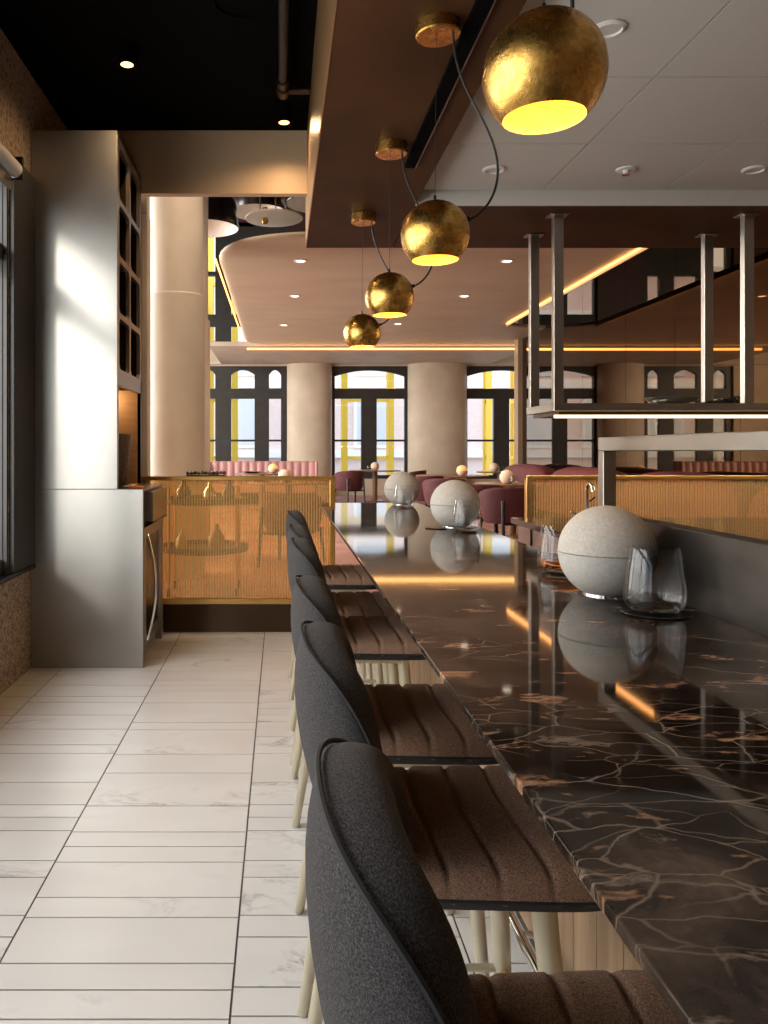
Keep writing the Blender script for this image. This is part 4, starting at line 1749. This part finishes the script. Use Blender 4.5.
struct(o, 'black ledge between the banquettes and the mirrors', 'trim')

# bar cart behind the amber glass
ct = thing('bar_cart', 'two-tier bar cart on wheels seen through the amber glass divider', 'cart', (at(205, 500, 6.6)[0], 6.6, .10))
for z in (.36, .76):
    MB().lathe([(0, 0), (.36, 0), (.37, .01), (.37, .05), (.362, .05), (.355, .012), (0, .012)], (0, 0, z), 40).build('tray', M['bronze_dark'], ct, True)
for a in (35, 145, 215, 325):
    x, yv = .34 * cos(radians(a)), .34 * sin(radians(a))
    pst = MB().tube([(x, yv, .07), (x, yv, .90)], .011, 8).build('post', M['brass'], ct, True)
    MB().tube([(x - .012, yv, .035), (x + .012, yv, .035)], .035, 16).build('wheel', M['black_gloss'], pst, True)
for i, (x, yv, z, s, mt, lb) in enumerate([(-.18, 0, .773, .9, 'black_gloss', 'dark bottle on the top tray of the bar cart'), (.05, -.1, .773, .8, 'chrome', 'short chrome shaker bottle on the top tray of the bar cart'),
                                          (.2, .05, .773, .9, 'black_gloss', 'second dark bottle on the top tray of the bar cart'), (-.2, .0, .373, .7, 'white', 'pale carafe on the lower tray of the bar cart'), (.1, 0, .373, 1.0, 'amber_wood', 'brown jug on the lower tray of the bar cart')]):
    o = MB().lathe([(0, 0), (.05, 0), (.053, .006), (.053, .10), (.04, .13), (.016, .17), (.015, .21), (0, .21)], n=24).build('bottle', M[mt], smooth=True)
    o.scale = (s * 1.3, s * 1.3, s)
    o.location = (ct.location.x + x, ct.location.y + yv, z + .10)
    tag(o, lb, 'bottle', 'bottles on the bar cart')

ty = thing('pebble_tray', 'low dark tray of glossy lumps on the brass top of the amber divider', 'tray', (at(206, 476, 5.6)[0], 5.6, 1.12))
MB().box(-.14, .14, -.028, .028, 0, .008).build('tray_base', M['bronze_dark'], ty, bevel=.002)
pb = MB()
for k in range(22):
    x = -.13 + .26 * (k % 11) / 10
    r = random.uniform(.010, .015)
    pb.lathe([(0, -r)] + [(r * 1.1 * cos(a), r * sin(a)) for a in (-.9, -.4, .2, .8)] + [(0, r)], (x, -.013 + .026 * (k // 11), .006 + r + random.uniform(0, .008)), 8)
o = pb.build('pebbles', M['pebble'], ty, True)
o['kind'] = 'stuff'

# ------------------------------------------------------------------ outside
o = MB().box(-40, 40, -10, -2.9, -.3, -.05).box(-40, 40, 21.4, 60, -.3, -.05).box(-40, -6.7, -2.9, 21.4, -.3, -.05).build('street_ground', M['street'])
struct(o, 'grey street outside the windows', 'street')
bd = thing('brick_building', 'pink brick building with pale stone bands across the street', 'building', (0, 36, 0))
MB().box(-16, 22, 0, 4, 0, 9.5).build('wall', M['brick'], bd)
w_ = MB()
for z in (1.0, 4.2, 7.4, 9.4):
    w_.box(-16.2, 22.2, -.25, 0, z, z + .35)
w_.build('stone_band', M['stone_band'], bd)
for k in range(12):
    for z in (1.6, 4.9):
        x = -14.5 + 3.0 * k
        f = MB().box(x - .15, x + 1.55, -.12, 0, z - .15, z + 2.3).build('window', M['stone_band'], bd)
        MB().box(x, x + 1.4, -.14, -.12, z, z + 2.15).build('pane', M['ext_glass'], f)


def scaffold(label, x, d, wdt, h):
    t = thing('scaffold_tower', label, 'scaffold', (x, d, 0), 0, 'yellow scaffold towers in the street')
    for sx in (0, wdt):
        for sy in (0, .35):
            MB().box(sx - .10, sx + .10, sy - .10, sy + .10, 0, h).build('post', M['yellow'], t)
    z = 1.0
    while z < h:
        MB().box(-.10, wdt + .10, -.06, .06, z, z + .12).build('rail', M['yellow'], t)
        z += 2.0
    return t


scaffold('yellow scaffold tower behind the three-light window', -2.45, 27, .85, 9)
scaffold('yellow scaffold tower behind the middle window', 2.2, 27, 1.6, 6.0)
scaffold('yellow scaffold tower behind the end window', 7.45, 28, 1.0, 5.5)
o = MB().box(-30, -22, -6, 30, 0, 7).build('pale_building', M['stone_band'])
tag(o, 'pale building block beyond the left windows', 'building')

# ------------------------------------------------------------------ light
w = bpy.data.worlds.new('World')
sc.world = w
w.use_nodes = True
nt = w.node_tree
bg = nt.nodes['Background']
tcw = nt.nodes.new('ShaderNodeTexCoord')
sep = nt.nodes.new('ShaderNodeSeparateXYZ')
rp = nt.nodes.new('ShaderNodeValToRGB')
rp.color_ramp.elements[0].position = .0
rp.color_ramp.elements[0].color = (.95, .95, .95, 1)
rp.color_ramp.elements[1].position = .7
rp.color_ramp.elements[1].color = (.60, .74, 1, 1)
nt.links.new(tcw.outputs['Generated'], sep.inputs[0])
nt.links.new(sep.outputs['Z'], rp.inputs['Fac'])
nt.links.new(rp.outputs['Color'], bg.inputs['Color'])
bg.inputs['Strength'].default_value = 3.2

sd = bpy.data.lights.new('sun', 'SUN')
sd.energy = 1.05
sd.angle = radians(5)
sd.color = (1, .93, .84)
so = bpy.data.objects.new('sun', sd)
so.rotation_euler = Vector((.285, .85, -.225)).to_track_quat('-Z', 'Y').to_euler()
C.objects.link(so)


def area(name, loc, direction, sx, sy, e, col):
    ld = bpy.data.lights.new(name, 'AREA')
    ld.shape = 'RECTANGLE'
    ld.size, ld.size_y = sx, sy
    ld.energy = e
    ld.color = col
    lo = bpy.data.objects.new(name, ld)
    lo.location = loc
    lo.rotation_euler = Vector(direction).to_track_quat('-Z', 'Y').to_euler()
    C.objects.link(lo)
    return lo


area('daylight_left', (WX - .32, 2.15, 1.8), (1, 0, -.12), 4.0, 2.2, 145, (1, .955, .90))
for a, b_ in ops:
    area('side_fill', (-6.7, (a + b_) / 2, 3.0), (1, 0, -.1), b_ - a, 4.6, 900, (1, .95, .88))  # fill lights added outside the unseen side windows
area('daylight_far', (X_(370), FW + .5, 2.0), (0, -1, -.1), 9, 2.6, 30, (1, .96, .9))

area('cove_glow', (2.3, 17.2, CZ - .07), (0, -1, .22), 6.0, .06, 7, (1, .48, .16))
area('shelf_glow', (3.2, 5.02, SZ - .095), (0, .45, -1), 2.9, .02, 22, (1, .80, .56))
area('edge_glow', (4.11, 11.4, CZ - .02), (-1, 0, .10), 5.6, .03, 5, (1, .48, .16))

# ------------------------------------------------------------------ camera
cd = bpy.data.cameras.new('camera')
cam = bpy.data.objects.new('camera', cd)
C.objects.link(cam)
cam.location = (0, 0, EYE)
cam.rotation_euler = (pi / 2, 0, 0)
cd.sensor_fit = 'AUTO'
cd.sensor_width = 36
cd.lens = F / 1024 * 36
cd.shift_x = (384 - 281) / 1024
cd.shift_y = -(512 - 451) / 1024
cd.clip_start = .02
cd.clip_end = 200
sc.camera = cam

sc.view_settings.view_transform = 'Standard'
sc.view_settings.look = 'None'
sc.view_settings.exposure = 0
sc.view_settings.gamma = 1
sc.view_settings.use_curve_mapping = False
sc.cycles.use_denoising = True
sc.cycles.max_bounces = 10
sc.cycles.diffuse_bounces = 5
sc.cycles.glossy_bounces = 6
sc.cycles.transmission_bounces = 10
sc.cycles.transparent_max_bounces = 16
sc.cycles.sample_clamp_indirect = 6
sc.cycles.caustics_reflective = False
sc.cycles.caustics_refractive = False
